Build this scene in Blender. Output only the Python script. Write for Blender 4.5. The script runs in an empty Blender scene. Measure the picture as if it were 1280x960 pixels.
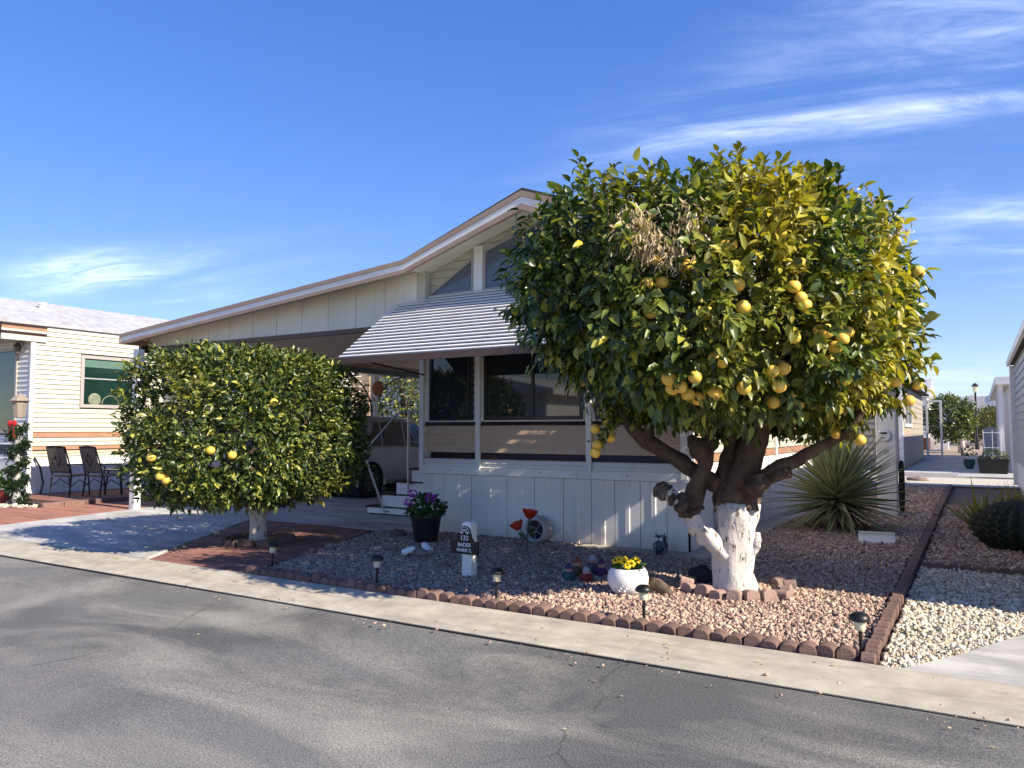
import bpy, math, random
import numpy as np
from mathutils import Vector, Matrix, noise as mnoise

sc = bpy.context.scene
rng = np.random.default_rng(7)
random.seed(7)

# ------------------------------------------------------------------ camera
CAM_H = 1.5
FPX = 955.0                                   # focal length in pixels of a 1280 px wide frame
PITCH = math.atan((537 - 480) / FPX)
YAW = math.atan((1222 - 640) / FPX * math.cos(PITCH))
cam_d = bpy.data.cameras.new('camera')
cam = bpy.data.objects.new('camera', cam_d)
sc.collection.objects.link(cam)
cam.location = (0, 0, CAM_H)
cam.rotation_euler = (math.pi / 2 + PITCH, 0, YAW)
cam_d.sensor_fit = 'HORIZONTAL'
cam_d.sensor_width = 36
cam_d.lens = 36 * FPX / 1280
cam_d.clip_end = 20000
cam_d.clip_start = 0.05
sc.camera = cam

# ------------------------------------------------------------------ light and sky
LIGHT = Vector((-1, 0.10, -0.69)).normalized()
SUN_EL = math.asin(-LIGHT.z)
SUN_AZ = math.atan2(-LIGHT.x, -LIGHT.y)       # clockwise from +Y
sd = bpy.data.lights.new('sun', 'SUN')
sd.energy = 3.2
sd.angle = math.radians(0.53)
sd.color = (1, 0.89, 0.74)
sun = bpy.data.objects.new('sun', sd)
sc.collection.objects.link(sun)
sun.rotation_euler = LIGHT.to_track_quat('-Z', 'Y').to_euler()
sun.location = (20, -3, 20)

w = bpy.data.worlds.new('World')
sc.world = w
w.use_nodes = True
wn = w.node_tree.nodes
wl = w.node_tree.links
wn.clear()
w_out = wn.new('ShaderNodeOutputWorld')
bg = wn.new('ShaderNodeBackground')
sky = wn.new('ShaderNodeTexSky')
sky.sky_type = 'NISHITA'
sky.sun_disc = False
sky.sun_elevation = SUN_EL
sky.sun_rotation = SUN_AZ
sky.air_density = 1.0
sky.dust_density = 0.1
sky.ozone_density = 4.5
sky.altitude = 400
bg.inputs['Strength'].default_value = 0.15
# thin cirrus: streaky noise on a flat cloud layer (direction divided by its height)
tc = wn.new('ShaderNodeTexCoord')
sep = wn.new('ShaderNodeSeparateXYZ')
wl.new(tc.outputs['Generated'], sep.inputs[0])
def wmath(op, a, b=None):
    n = wn.new('ShaderNodeMath'); n.operation = op
    for i, q in enumerate((a, b)):
        if q is None: continue
        if isinstance(q, (int, float)): n.inputs[i].default_value = q
        else: wl.new(q, n.inputs[i])
    return n.outputs[0]
zc = wmath('ADD', wmath('MAXIMUM', sep.outputs[2], 0.0), 0.10)
cx = wmath('DIVIDE', sep.outputs[0], zc)
cy = wmath('DIVIDE', sep.outputs[1], zc)
comb = wn.new('ShaderNodeCombineXYZ')
wl.new(cx, comb.inputs[0]); wl.new(cy, comb.inputs[1])
def cloud_noise(scale, rot, stretch, detail, rough, off, dist=0.0):
    m0 = wn.new('ShaderNodeMapping')
    m0.inputs['Rotation'].default_value = (0, 0, math.radians(rot))
    wl.new(comb.outputs[0], m0.inputs[0])
    m = wn.new('ShaderNodeMapping')
    m.inputs['Scale'].default_value = stretch
    m.inputs['Location'].default_value = off
    wl.new(m0.outputs[0], m.inputs[0])
    n = wn.new('ShaderNodeTexNoise')
    n.inputs['Scale'].default_value = scale
    n.inputs['Detail'].default_value = detail
    n.inputs['Roughness'].default_value = rough
    n.inputs['Distortion'].default_value = dist
    wl.new(m.outputs[0], n.inputs['Vector'])
    return n.outputs['Fac']
def ramp(fac, a, b):
    r = wn.new('ShaderNodeMapRange'); r.interpolation_type = 'SMOOTHSTEP'
    wl.new(fac, r.inputs[0]); r.inputs[1].default_value = a; r.inputs[2].default_value = b
    return r.outputs[0]
CL_OFF = (9.0, 3.3, 0)
big = ramp(cloud_noise(0.50, -12, (0.7, 1.3, 1), 3, 0.5, CL_OFF, 0.3), 0.46, 0.70)
streak = ramp(cloud_noise(1.3, -14, (0.45, 1.9, 1), 9, 0.60, (10.3, 0.4, 0), 0.7), 0.36, 0.82)
fine = ramp(cloud_noise(5.0, -20, (0.6, 1.6, 1), 8, 0.68, (0.2, 2.1, 0), 1.4), 0.30, 0.70)
cl = wmath('MULTIPLY', wmath('MULTIPLY', big, streak), wmath('ADD', wmath('MULTIPLY', fine, 0.85), 0.22))
cl = wmath('MULTIPLY', cl, 0.60)
mixc = wn.new('ShaderNodeMixRGB')
hs = wn.new('ShaderNodeHueSaturation')
hs.inputs['Saturation'].default_value = 1.55
hs.inputs['Value'].default_value = 0.74
hs.inputs['Hue'].default_value = 0.524
gm = wn.new('ShaderNodeGamma'); gm.inputs['Gamma'].default_value = 0.66
wl.new(sky.outputs[0], gm.inputs['Color'])
wl.new(gm.outputs[0], hs.inputs['Color'])
wl.new(cl, mixc.inputs[0])
wl.new(hs.outputs[0], mixc.inputs[1])
mixc.inputs[2].default_value = (5.0, 5.3, 5.7, 1)
wl.new(mixc.outputs[0], bg.inputs['Color'])
wl.new(bg.outputs[0], w_out.inputs['Surface'])

sc.view_settings.view_transform = 'Standard'
sc.view_settings.look = 'None'
sc.view_settings.gamma = 1
sc.view_settings.exposure = 1.66
sc.view_settings.use_curve_mapping = False
sc.render.engine = 'CYCLES'
sc.cycles.max_bounces = 8
sc.cycles.transparent_max_bounces = 8

# ------------------------------------------------------------------ picture geometry helpers
_F0 = np.array([-math.sin(YAW), math.cos(YAW), 0]); _R = np.array([math.cos(YAW), math.sin(YAW), 0])
_Zv = np.array([0, 0, 1.0])
_F = _F0 * math.cos(PITCH) + _Zv * math.sin(PITCH); _U = -_F0 * math.sin(PITCH) + _Zv * math.cos(PITCH)
_C = np.array([0, 0, CAM_H])
def ray(x, y): return _F * FPX + _R * (x - 640) + _U * (480 - y)
def G(x, y, z=0.0):
    d = ray(x, y); return _C + d * (z - CAM_H) / d[2]
def AY(x, y, Y):
    d = ray(x, y); return _C + d * Y / d[1]
def AX(x, y, X):
    d = ray(x, y); return _C + d * X / d[0]

# ------------------------------------------------------------------ materials
def mat(name, col, rough=0.7, var=0.0, scale=8.0, bump=0.0, bscale=40.0, metal=0.0, spec=0.4,
        col2=None, lo=0.35, hi=0.65, detail=5, island=0.0, coat=0.0, stretch=None, obj_rand=0.0, trans=0.0):
    m = bpy.data.materials.new(name); m.use_nodes = True
    n = m.node_tree.nodes; l = m.node_tree.links
    b = n['Principled BSDF']
    b.inputs['Roughness'].default_value = rough
    b.inputs['Metallic'].default_value = metal
    b.inputs['Specular IOR Level'].default_value = spec
    b.inputs['Coat Weight'].default_value = coat
    b.inputs['Base Color'].default_value = (*col, 1)
    t = n.new('ShaderNodeTexCoord'); vec = t.outputs['Object']
    if stretch:
        mp = n.new('ShaderNodeMapping'); mp.inputs['Scale'].default_value = stretch
        l.new(vec, mp.inputs[0]); vec = mp.outputs[0]
    out = None
    if col2 is not None or var > 0:
        if col2 is None:
            col2 = tuple(c * (1 - var) for c in col)
        tx = n.new('ShaderNodeTexNoise'); tx.inputs['Scale'].default_value = scale
        tx.inputs['Detail'].default_value = detail; tx.inputs['Roughness'].default_value = 0.6
        l.new(vec, tx.inputs['Vector'])
        r = n.new('ShaderNodeMapRange'); r.inputs[1].default_value = lo; r.inputs[2].default_value = hi
        l.new(tx.outputs['Fac'], r.inputs[0])
        mx = n.new('ShaderNodeMixRGB'); l.new(r.outputs[0], mx.inputs[0])
        mx.inputs[1].default_value = (*col, 1); mx.inputs[2].default_value = (*col2, 1)
        out = mx.outputs[0]
    if island > 0 or obj_rand > 0:
        hv = n.new('ShaderNodeHueSaturation')
        if out is not None: l.new(out, hv.inputs['Color'])
        else: hv.inputs['Color'].default_value = (*col, 1)
        src = n.new('ShaderNodeObjectInfo').outputs['Random'] if obj_rand > 0 else n.new('ShaderNodeNewGeometry').outputs['Random Per Island']
        k = obj_rand if obj_rand > 0 else island
        r2 = n.new('ShaderNodeMapRange'); r2.inputs[3].default_value = 1 - k; r2.inputs[4].default_value = 1 + k
        l.new(src, r2.inputs[0]); l.new(r2.outputs[0], hv.inputs['Value'])
        out = hv.outputs[0]
    if out is not None: l.new(out, b.inputs['Base Color'])
    if bump > 0:
        tb = n.new('ShaderNodeTexNoise'); tb.inputs['Scale'].default_value = bscale
        tb.inputs['Detail'].default_value = 6; tb.inputs['Roughness'].default_value = 0.65
        l.new(vec, tb.inputs['Vector'])
        bp = n.new('ShaderNodeBump'); bp.inputs['Strength'].default_value = bump; bp.inputs['Distance'].default_value = 0.02
        l.new(tb.outputs['Fac'], bp.inputs['Height']); l.new(bp.outputs[0], b.inputs['Normal'])
    return m

def ramp_island_mat(name, stops, rough=0.85, bump=0.25, use_obj=False, spec=0.3):
    """one colour per separate piece, drawn from a ramp"""
    m = bpy.data.materials.new(name); m.use_nodes = True
    n = m.node_tree.nodes; l = m.node_tree.links; b = n['Principled BSDF']
    b.inputs['Roughness'].default_value = rough; b.inputs['Specular IOR Level'].default_value = spec
    src = n.new('ShaderNodeObjectInfo').outputs['Random'] if use_obj else n.new('ShaderNodeNewGeometry').outputs['Random Per Island']
    cr = n.new('ShaderNodeValToRGB'); e = cr.color_ramp.elements
    e[0].position = stops[0][0]; e[0].color = (*stops[0][1], 1)
    e[1].position = stops[-1][0]; e[1].color = (*stops[-1][1], 1)
    for p, c in stops[1:-1]:
        q = e.new(p); q.color = (*c, 1)
    l.new(src, cr.inputs[0])
    t = n.new('ShaderNodeTexCoord'); tx = n.new('ShaderNodeTexNoise'); tx.inputs['Scale'].default_value = 60
    tx.inputs['Detail'].default_value = 4
    l.new(t.outputs['Object'], tx.inputs['Vector'])
    r = n.new('ShaderNodeMapRange'); r.inputs[3].default_value = 0.7; r.inputs[4].default_value = 1.25
    l.new(tx.outputs['Fac'], r.inputs[0])
    mx = n.new('ShaderNodeMixRGB'); mx.blend_type = 'MULTIPLY'; mx.inputs[0].default_value = 1
    l.new(cr.outputs[0], mx.inputs[1]); l.new(r.outputs[0], mx.inputs[2]); l.new(mx.outputs[0], b.inputs['Base Color'])
    bp = n.new('ShaderNodeBump'); bp.inputs['Strength'].default_value = bump; bp.inputs['Distance'].default_value = 0.01
    l.new(tx.outputs['Fac'], bp.inputs['Height']); l.new(bp.outputs[0], b.inputs['Normal'])
    return m

def leaf_mat(name, stops, yellow, trans=0.3, rough=0.36, spec=0.5):
    """leaf colour per leaf; the attribute yel holds how far a leaf is mixed towards yellow"""
    m = bpy.data.materials.new(name); m.use_nodes = True
    n = m.node_tree.nodes; l = m.node_tree.links; b = n['Principled BSDF']
    b.inputs['Roughness'].default_value = rough; b.inputs['Specular IOR Level'].default_value = spec
    gi = n.new('ShaderNodeNewGeometry').outputs['Random Per Island']
    oi = n.new('ShaderNodeObjectInfo').outputs['Random']
    ad = n.new('ShaderNodeMath'); ad.operation = 'ADD'; l.new(gi, ad.inputs[0]); l.new(oi, ad.inputs[1])
    fr = n.new('ShaderNodeMath'); fr.operation = 'FRACT'; l.new(ad.outputs[0], fr.inputs[0])
    cr = n.new('ShaderNodeValToRGB'); e = cr.color_ramp.elements
    e[0].position = stops[0][0]; e[0].color = (*stops[0][1], 1)
    e[1].position = stops[-1][0]; e[1].color = (*stops[-1][1], 1)
    for p, c in stops[1:-1]:
        q = e.new(p); q.color = (*c, 1)
    l.new(fr.outputs[0], cr.inputs[0])
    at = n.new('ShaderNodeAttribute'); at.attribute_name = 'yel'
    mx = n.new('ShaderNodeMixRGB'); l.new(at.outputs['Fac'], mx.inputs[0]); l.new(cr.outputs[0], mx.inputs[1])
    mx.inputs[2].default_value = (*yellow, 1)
    l.new(mx.outputs[0], b.inputs['Base Color'])
    tr = n.new('ShaderNodeBsdfTranslucent')
    br = n.new('ShaderNodeMixRGB'); br.blend_type = 'MULTIPLY'; br.inputs[0].default_value = 1
    l.new(mx.outputs[0], br.inputs[1]); br.inputs[2].default_value = (1.6, 1.7, 0.7, 1)
    l.new(br.outputs[0], tr.inputs['Color'])
    ms = n.new('ShaderNodeMixShader'); ms.inputs[0].default_value = trans
    l.new(b.outputs[0], ms.inputs[1]); l.new(tr.outputs[0], ms.inputs[2])
    l.new(ms.outputs[0], n['Material Output'].inputs['Surface'])
    return m

def glass_mat(name, tint=(0.02, 0.025, 0.03), rough=0.03):
    return mat(name, tint, rough=rough, spec=0.6)

# ------------------------------------------------------------------ mesh builder
class MB:
    def __init__(s): s.v = []; s.f = []
    def add(s, vs, fs):
        o = len(s.v); s.v.extend([tuple(map(float, q)) for q in vs]); s.f.extend([tuple(i + o for i in f) for f in fs]); return s
    def box(s, x0, x1, y0, y1, z0, z1):
        v = [(x0, y0, z0), (x1, y0, z0), (x1, y1, z0), (x0, y1, z0), (x0, y0, z1), (x1, y0, z1), (x1, y1, z1), (x0, y1, z1)]
        return s.add(v, [(0, 3, 2, 1), (4, 5, 6, 7), (0, 1, 5, 4), (1, 2, 6, 5), (2, 3, 7, 6), (3, 0, 4, 7)])
    def hexa(s, v):
        return s.add(v, [(0, 3, 2, 1), (4, 5, 6, 7), (0, 1, 5, 4), (1, 2, 6, 5), (2, 3, 7, 6), (3, 0, 4, 7)])
    def prism(s, poly, axis, a, b):
        """poly: 2D points; axis 'x','y','z' is the extrusion axis"""
        n = len(poly)
        def P(p, t):
            if axis == 'z': return (p[0], p[1], t)
            if axis == 'y': return (p[0], t, p[1])
            return (t, p[0], p[1])
        v = [P(p, a) for p in poly] + [P(p, b) for p in poly]
        f = [tuple(range(n))[::-1], tuple(range(n, 2 * n))] + [(i, (i + 1) % n, n + (i + 1) % n, n + i) for i in range(n)]
        return s.add(v, f)
    def tube(s, pts, rad, seg=8, jit=0.0, cap=True, jf=9.0):
        pts = [Vector(p) for p in pts]
        if isinstance(rad, (int, float)): rad = [rad] * len(pts)
        rings = []; up = None
        for i, p in enumerate(pts):
            d = (pts[min(i + 1, len(pts) - 1)] - pts[max(i - 1, 0)])
            if d.length < 1e-9: d = Vector((0, 0, 1))
            d.normalize()
            if up is None:
                up = Vector((0, 0, 1)) if abs(d.z) < 0.9 else Vector((1, 0, 0))
            a = d.cross(up)
            if a.length < 1e-4: a = d.cross(Vector((0.3, 1, 0.1)))
            a.normalize(); b = a.cross(d).normalized(); up = b
            ring = []
            for k in range(seg):
                t = 2 * math.pi * k / seg
                r = rad[i]
                if jit:
                    q = p + (a * math.cos(t) + b * math.sin(t)) * r
                    r *= 1 + jit * (mnoise.noise(q * jf) + 0.6 * mnoise.noise(q * jf * 2.5))
                ring.append(p + (a * math.cos(t) + b * math.sin(t)) * r)
            rings.append(ring)
        v = [q for r in rings for q in r]; f = []
        for i in range(len(rings) - 1):
            for k in range(seg):
                k2 = (k + 1) % seg
                f.append((i * seg + k, (i + 1) * seg + k, (i + 1) * seg + k2, i * seg + k2))
        if cap:
            f.append(tuple(range(seg))); f.append(tuple(range((len(rings) - 1) * seg, len(rings) * seg))[::-1])
        return s.add(v, f)
    def lathe(s, prof, seg=20, c=(0, 0, 0), axis='z'):
        v = []; f = []
        for r, z in prof:
            for k in range(seg):
                t = 2 * math.pi * k / seg
                q = (r * math.cos(t), r * math.sin(t), z)
                if axis == 'y': q = (q[0], q[2], q[1])
                if axis == 'x': q = (q[2], q[0], q[1])
                v.append((q[0] + c[0], q[1] + c[1], q[2] + c[2]))
        for i in range(len(prof) - 1):
            for k in range(seg):
                k2 = (k + 1) % seg
                f.append((i * seg + k, i * seg + k2, (i + 1) * seg + k2, (i + 1) * seg + k))
        if prof[0][0] > 1e-6: f.append(tuple(range(seg))[::-1])
        if prof[-1][0] > 1e-6: f.append(tuple(range((len(prof) - 1) * seg, len(prof) * seg)))
        return s.add(v, f)
    def ell(s, c, r, seg=12, rings=8, jit=0.0, jf=6):
        v = []; f = []
        if isinstance(r, (int, float)): r = (r, r, r)
        for i in range(rings + 1):
            ph = math.pi * i / rings
            for k in range(seg):
                t = 2 * math.pi * k / seg
                d = Vector((math.sin(ph) * math.cos(t), math.sin(ph) * math.sin(t), -math.cos(ph)))
                g = 1 + (jit * mnoise.noise(d * jf * 0.3 + Vector(c) * 3.1) if jit else 0)
                v.append((c[0] + d.x * r[0] * g, c[1] + d.y * r[1] * g, c[2] + d.z * r[2] * g))
        for i in range(rings):
            for k in range(seg):
                k2 = (k + 1) % seg
                f.append((i * seg + k, i * seg + k2, (i + 1) * seg + k2, (i + 1) * seg + k))
        return s.add(v, f)
    def build(s, name, m, parent=None, smooth=False, bevel=0.0, local=False):
        me = bpy.data.meshes.new(name)
        off = Vector((0, 0, 0)) if local else wloc(parent)
        me.from_pydata([(a - off.x, b - off.y, c - off.z) for a, b, c in s.v], [], s.f)
        me.materials.append(m)
        return finish(name, me, parent, smooth, bevel)

def wloc(o):
    p = Vector((0, 0, 0))
    while o is not None:
        p = p + o.location; o = o.parent
    return p
def finish(name, me, parent=None, smooth=False, bevel=0.0):
    import bmesh
    bm = bmesh.new(); bm.from_mesh(me)
    bmesh.ops.remove_doubles(bm, verts=bm.verts, dist=1e-5)
    if bevel > 0:
        bmesh.ops.bevel(bm, geom=list(bm.edges), offset=bevel, segments=1, affect='EDGES', clamp_overlap=True)
    bmesh.ops.recalc_face_normals(bm, faces=bm.faces)
    bm.to_mesh(me); bm.free()
    if smooth:
        me.polygons.foreach_set('use_smooth', [True] * len(me.polygons))
        if smooth != 'all':
            try: me.set_sharp_from_angle(angle=math.radians(40))
            except Exception: pass
    o = bpy.data.objects.new(name, me); sc.collection.objects.link(o)
    o.parent = parent
    return o
def tag(o, label=None, cat=None, group=None, kind=None):
    if label: o['label'] = label
    if cat: o['category'] = cat
    if group: o['group'] = group
    if kind: o['kind'] = kind
    return o
def thing(name, label, cat, loc=(0, 0, 0), group=None):
    o = bpy.data.objects.new(name, None); sc.collection.objects.link(o)
    o.location = loc; o.empty_display_size = 0.1
    return tag(o, label, cat, group)
def share(name, me, parent, loc, rot=(0, 0, 0), scale=(1, 1, 1)):
    """another piece with shared mesh data; loc in world coordinates"""
    o = bpy.data.objects.new(name, me); sc.collection.objects.link(o)
    o.parent = parent; o.location = Vector(loc) - wloc(parent); o.rotation_euler = rot; o.scale = scale
    return o
def copy_tree(o, parent=None):
    c = o.copy(); sc.collection.objects.link(c); c.parent = parent
    for ch in list(o.children): copy_tree(ch, c)
    return c
def numpy_mesh(name, V, Fq, m, parent=None, attr=None, smooth=False):
    """V (n,3), Fq (k, 3 or 4) index array"""
    off = wloc(parent); V = V - np.array(off)
    me = bpy.data.meshes.new(name)
    k = Fq.shape[1]
    me.vertices.add(len(V)); me.vertices.foreach_set('co', V.astype(np.float32).ravel())
    me.loops.add(Fq.size); me.loops.foreach_set('vertex_index', Fq.astype(np.int32).ravel())
    me.polygons.add(len(Fq)); me.polygons.foreach_set('loop_start', np.arange(0, Fq.size, k, dtype=np.int32))
    me.update(calc_edges=True)
    if smooth: me.polygons.foreach_set('use_smooth', np.ones(len(Fq), bool))
    if attr is not None:
        for nm, arr in attr.items():
            a = me.attributes.new(nm, 'FLOAT', 'POINT'); a.data.foreach_set('value', arr.astype(np.float32))
    me.materials.append(m)
    o = bpy.data.objects.new(name, me); sc.collection.objects.link(o); o.parent = parent
    return o
def text_mesh(name, body, size, m, parent, M, extrude=0.001, align='CENTER', bold=0.0):
    cu = bpy.data.curves.new(name, 'FONT'); cu.body = body; cu.size = size; cu.extrude = extrude
    cu.align_x = align; cu.align_y = 'CENTER'; cu.offset = bold
    ob = bpy.data.objects.new(name + '_curve', cu); sc.collection.objects.link(ob)
    dg = bpy.context.evaluated_depsgraph_get()
    me = bpy.data.meshes.new_from_object(ob.evaluated_get(dg))
    bpy.data.objects.remove(ob); bpy.data.curves.remove(cu)
    me.transform(Matrix.Translation(-wloc(parent)) @ M)
    me.name = name; me.materials.clear(); me.materials.append(m)
    o = bpy.data.objects.new(name, me); sc.collection.objects.link(o); o.parent = parent
    return o
def clip_poly(poly, conv):
    """clip poly by a convex counter-clockwise polygon"""
    out = list(poly)
    for i in range(len(conv)):
        a = conv[i]; b = conv[(i + 1) % len(conv)]
        def side(p): return (b[0] - a[0]) * (p[1] - a[1]) - (b[1] - a[1]) * (p[0] - a[0])
        inp = out; out = []
        for j in range(len(inp)):
            p = inp[j]; q = inp[(j + 1) % len(inp)]; sp = side(p); sq = side(q)
            if sp >= 0: out.append(p)
            if (sp >= 0) != (sq >= 0):
                t = sp / (sp - sq); out.append((p[0] + (q[0] - p[0]) * t, p[1] + (q[1] - p[1]) * t))
        if len(out) < 3: return []
    return out
def area(poly):
    return 0.5 * sum(poly[i][0] * poly[(i + 1) % len(poly)][1] - poly[(i + 1) % len(poly)][0] * poly[i][1] for i in range(len(poly)))
def inside(P, poly):
    """vectorised point in polygon"""
    x = P[:, 0]; y = P[:, 1]; c = np.zeros(len(P), bool)
    for i in range(len(poly)):
        x0, y0 = poly[i]; x1, y1 = poly[(i + 1) % len(poly)]
        t = ((y0 > y) != (y1 > y)) & (x < (x1 - x0) * (y - y0) / (y1 - y0 + 1e-12) + x0)
        c ^= t
    return c

# ------------------------------------------------------------------ material list
M = {}
M['white_paint'] = mat('white_paint', (0.84, 0.82, 0.76), 0.45, var=0.10, scale=3, bump=0.04, bscale=30)
M['siding_white'] = mat('siding_white', (0.78, 0.77, 0.71), 0.45, var=0.08, scale=2, stretch=(0.4, 0.4, 4), bump=0.03)
M['siding_cream'] = mat('siding_cream', (0.50, 0.485, 0.39), 0.45, var=0.07, scale=2, bump=0.03)
M['siding_tan'] = mat('siding_tan', (0.58, 0.415, 0.275), 0.5, var=0.10, scale=2, bump=0.03)
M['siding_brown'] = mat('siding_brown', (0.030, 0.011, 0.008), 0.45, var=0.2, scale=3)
M['siding_orange'] = mat('siding_orange', (0.34, 0.185, 0.11), 0.5, var=0.15, scale=3)
M['siding_grey'] = mat('siding_grey', (0.40, 0.40, 0.38), 0.55, var=0.12, scale=2)
M['siding_taupe'] = mat('siding_taupe', (0.36, 0.31, 0.24), 0.6, var=0.10, scale=2)
M['skirt'] = mat('skirt_paint', (0.84, 0.81, 0.75), 0.42, var=0.10, scale=1.5, stretch=(1, 1, 0.5), bump=0.10, bscale=4)
M['fascia_tan'] = mat('fascia_tan', (0.43, 0.30, 0.21), 0.5, var=0.12, scale=3)
M['fascia_brown'] = mat('fascia_brown', (0.13, 0.075, 0.055), 0.5, var=0.12, scale=3)
M['infill'] = mat('infill_cream', (0.78, 0.75, 0.63), 0.5, var=0.10, scale=1.2, stretch=(2, 2, 0.4))
M['soffit'] = mat('soffit_cream', (0.78, 0.76, 0.62), 0.5, var=0.06, scale=2)
M['underside'] = mat('carport_pan', (0.62, 0.57, 0.46), 0.5, var=0.12, scale=2)
M['shingle'] = mat('dark_shingle', (0.07, 0.065, 0.06), 0.9, var=0.4, scale=14, bump=0.4)
M['pale_roof'] = mat('pale_roof', (0.42, 0.43, 0.46), 0.85, col2=(0.30, 0.295, 0.30), scale=5, bump=0.3, stretch=(1, 1, 1))
M['slat'] = mat('awning_slat', (0.74, 0.74, 0.72), 0.4, var=0.07, scale=4)
M['awning_pan'] = mat('awning_pan', (0.030, 0.027, 0.025), 0.6, var=0.2, scale=4)  # near-black: the shade between the slats is put into this colour
M['win_black'] = mat('window_frame_black', (0.02, 0.018, 0.017), 0.4)
M['win_bronze'] = mat('window_frame_bronze', (0.36, 0.33, 0.30), 0.45)
M['glass'] = glass_mat('window_glass')
M['glass_grey'] = glass_mat('gable_glass', (0.10, 0.12, 0.15), 0.12)
M['glass_teal'] = glass_mat('teal_window_glass', (0.007, 0.026, 0.020), 0.05)
M['blind'] = mat('blind', (0.085, 0.16, 0.125), 0.6, var=0.1)
M['concrete'] = mat('driveway_concrete', (0.50, 0.49, 0.46), 0.85, col2=(0.32, 0.315, 0.30), scale=2.2, stretch=(0.45, 1.6, 1), bump=0.10, bscale=60, lo=0.40, hi=0.62)
M['kerb'] = mat('kerb_concrete', (0.49, 0.445, 0.355), 0.9, col2=(0.36, 0.32, 0.255), scale=4.5, bump=0.35, bscale=120)
M['slab'] = mat('slab_concrete', (0.40, 0.36, 0.30), 0.9, var=0.2, scale=3, bump=0.15, bscale=80)
M['earth'] = mat('desert_earth', (0.33, 0.25, 0.19), 0.95, var=0.25, scale=1.5, bump=0.3, bscale=60)
M['bed_earth'] = mat('bed_earth', (0.20, 0.145, 0.12), 0.95, var=0.35, scale=30, bump=0.6, bscale=90)
M['white_earth'] = mat('white_bed_earth', (0.38, 0.34, 0.27), 0.95, var=0.3, scale=30, bump=0.6, bscale=90)
M['far_white'] = mat('far_white_gravel', (0.62, 0.56, 0.46), 0.95, var=0.35, scale=35, bump=0.5, bscale=50)
M['paver'] = mat('red_paver', (0.27, 0.125, 0.10), 0.85, col2=(0.19, 0.092, 0.075), scale=6, bump=0.2, bscale=70, obj_rand=0.22)
M['paver_orange'] = mat('orange_paver', (0.36, 0.165, 0.11), 0.85, col2=(0.29, 0.13, 0.09), scale=3, bump=0.15, bscale=60, obj_rand=0.10)
M['paver_bed'] = mat('paver_joint', (0.06, 0.04, 0.035), 0.95, var=0.3, scale=20)
M['edging'] = mat('edging_block', (0.235, 0.145, 0.118), 0.9, col2=(0.15, 0.09, 0.075), scale=18, bump=0.8, bscale=90, obj_rand=0.20)
M['wood_border'] = mat('border_timber', (0.16, 0.085, 0.055), 0.85, var=0.3, scale=6, bump=0.3, stretch=(4, 0.6, 1))
M['black_plastic'] = mat('black_plastic', (0.012, 0.012, 0.013), 0.4, var=0.2, scale=8)
M['black_metal'] = mat('black_metal', (0.018, 0.017, 0.016), 0.35, metal=0.3)
M['frost'] = mat('lamp_lens', (0.62, 0.58, 0.44), 0.25, spec=0.6)
M['silver'] = mat('pipe_metal', (0.46, 0.45, 0.43), 0.35, metal=0.8)
M['tread'] = mat('tread_carpet', (0.055, 0.028, 0.022), 0.95, var=0.3, scale=60, bump=0.4)
M['car'] = mat('car_paint', (0.36, 0.365, 0.385), 0.28, metal=0.25, coat=0.8, spec=0.5)
M['tyre'] = mat('tyre_rubber', (0.012, 0.012, 0.012), 0.8)
M['alloy'] = mat('wheel_alloy', (0.50, 0.50, 0.51), 0.3, metal=0.9)
M['tail'] = mat('tail_lamp', (0.35, 0.01, 0.01), 0.15, spec=0.7)
M['dark_trim'] = mat('car_trim', (0.02, 0.02, 0.02), 0.6)
M['asphalt_joint'] = mat('asphalt_edge', (0.022, 0.021, 0.02), 0.95)

def add_dirt(m, z0, z1, col, amount):
    """dust splashed up from the ground: ragged, noisy, only near the foot"""
    n = m.node_tree.nodes; l = m.node_tree.links; b = n['Principled BSDF']
    src = b.inputs['Base Color'].links[0].from_socket
    t = n.new('ShaderNodeNewGeometry'); sp = n.new('ShaderNodeSeparateXYZ'); l.new(t.outputs['Position'], sp.inputs[0])
    tx = n.new('ShaderNodeTexNoise'); tx.inputs['Scale'].default_value = 5; tx.inputs['Detail'].default_value = 8; tx.inputs['Roughness'].default_value = 0.7
    l.new(t.outputs['Position'], tx.inputs['Vector'])
    sc_ = n.new('ShaderNodeMath'); sc_.operation = 'MULTIPLY_ADD'; l.new(tx.outputs['Fac'], sc_.inputs[0]); sc_.inputs[1].default_value = -0.30; l.new(sp.outputs[2], sc_.inputs[2])
    r = n.new('ShaderNodeMapRange'); r.inputs[1].default_value = z0 - 0.15; r.inputs[2].default_value = z1 - 0.15; r.inputs[3].default_value = amount; r.inputs[4].default_value = 0.0
    l.new(sc_.outputs[0], r.inputs[0])
    mx = n.new('ShaderNodeMixRGB'); l.new(r.outputs[0], mx.inputs[0]); l.new(src, mx.inputs[1]); mx.inputs[2].default_value = (*col, 1)
    l.new(mx.outputs[0], b.inputs['Base Color'])
add_dirt(M['skirt'], 0.02, 0.30, (0.42, 0.33, 0.25), 0.55)

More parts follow.
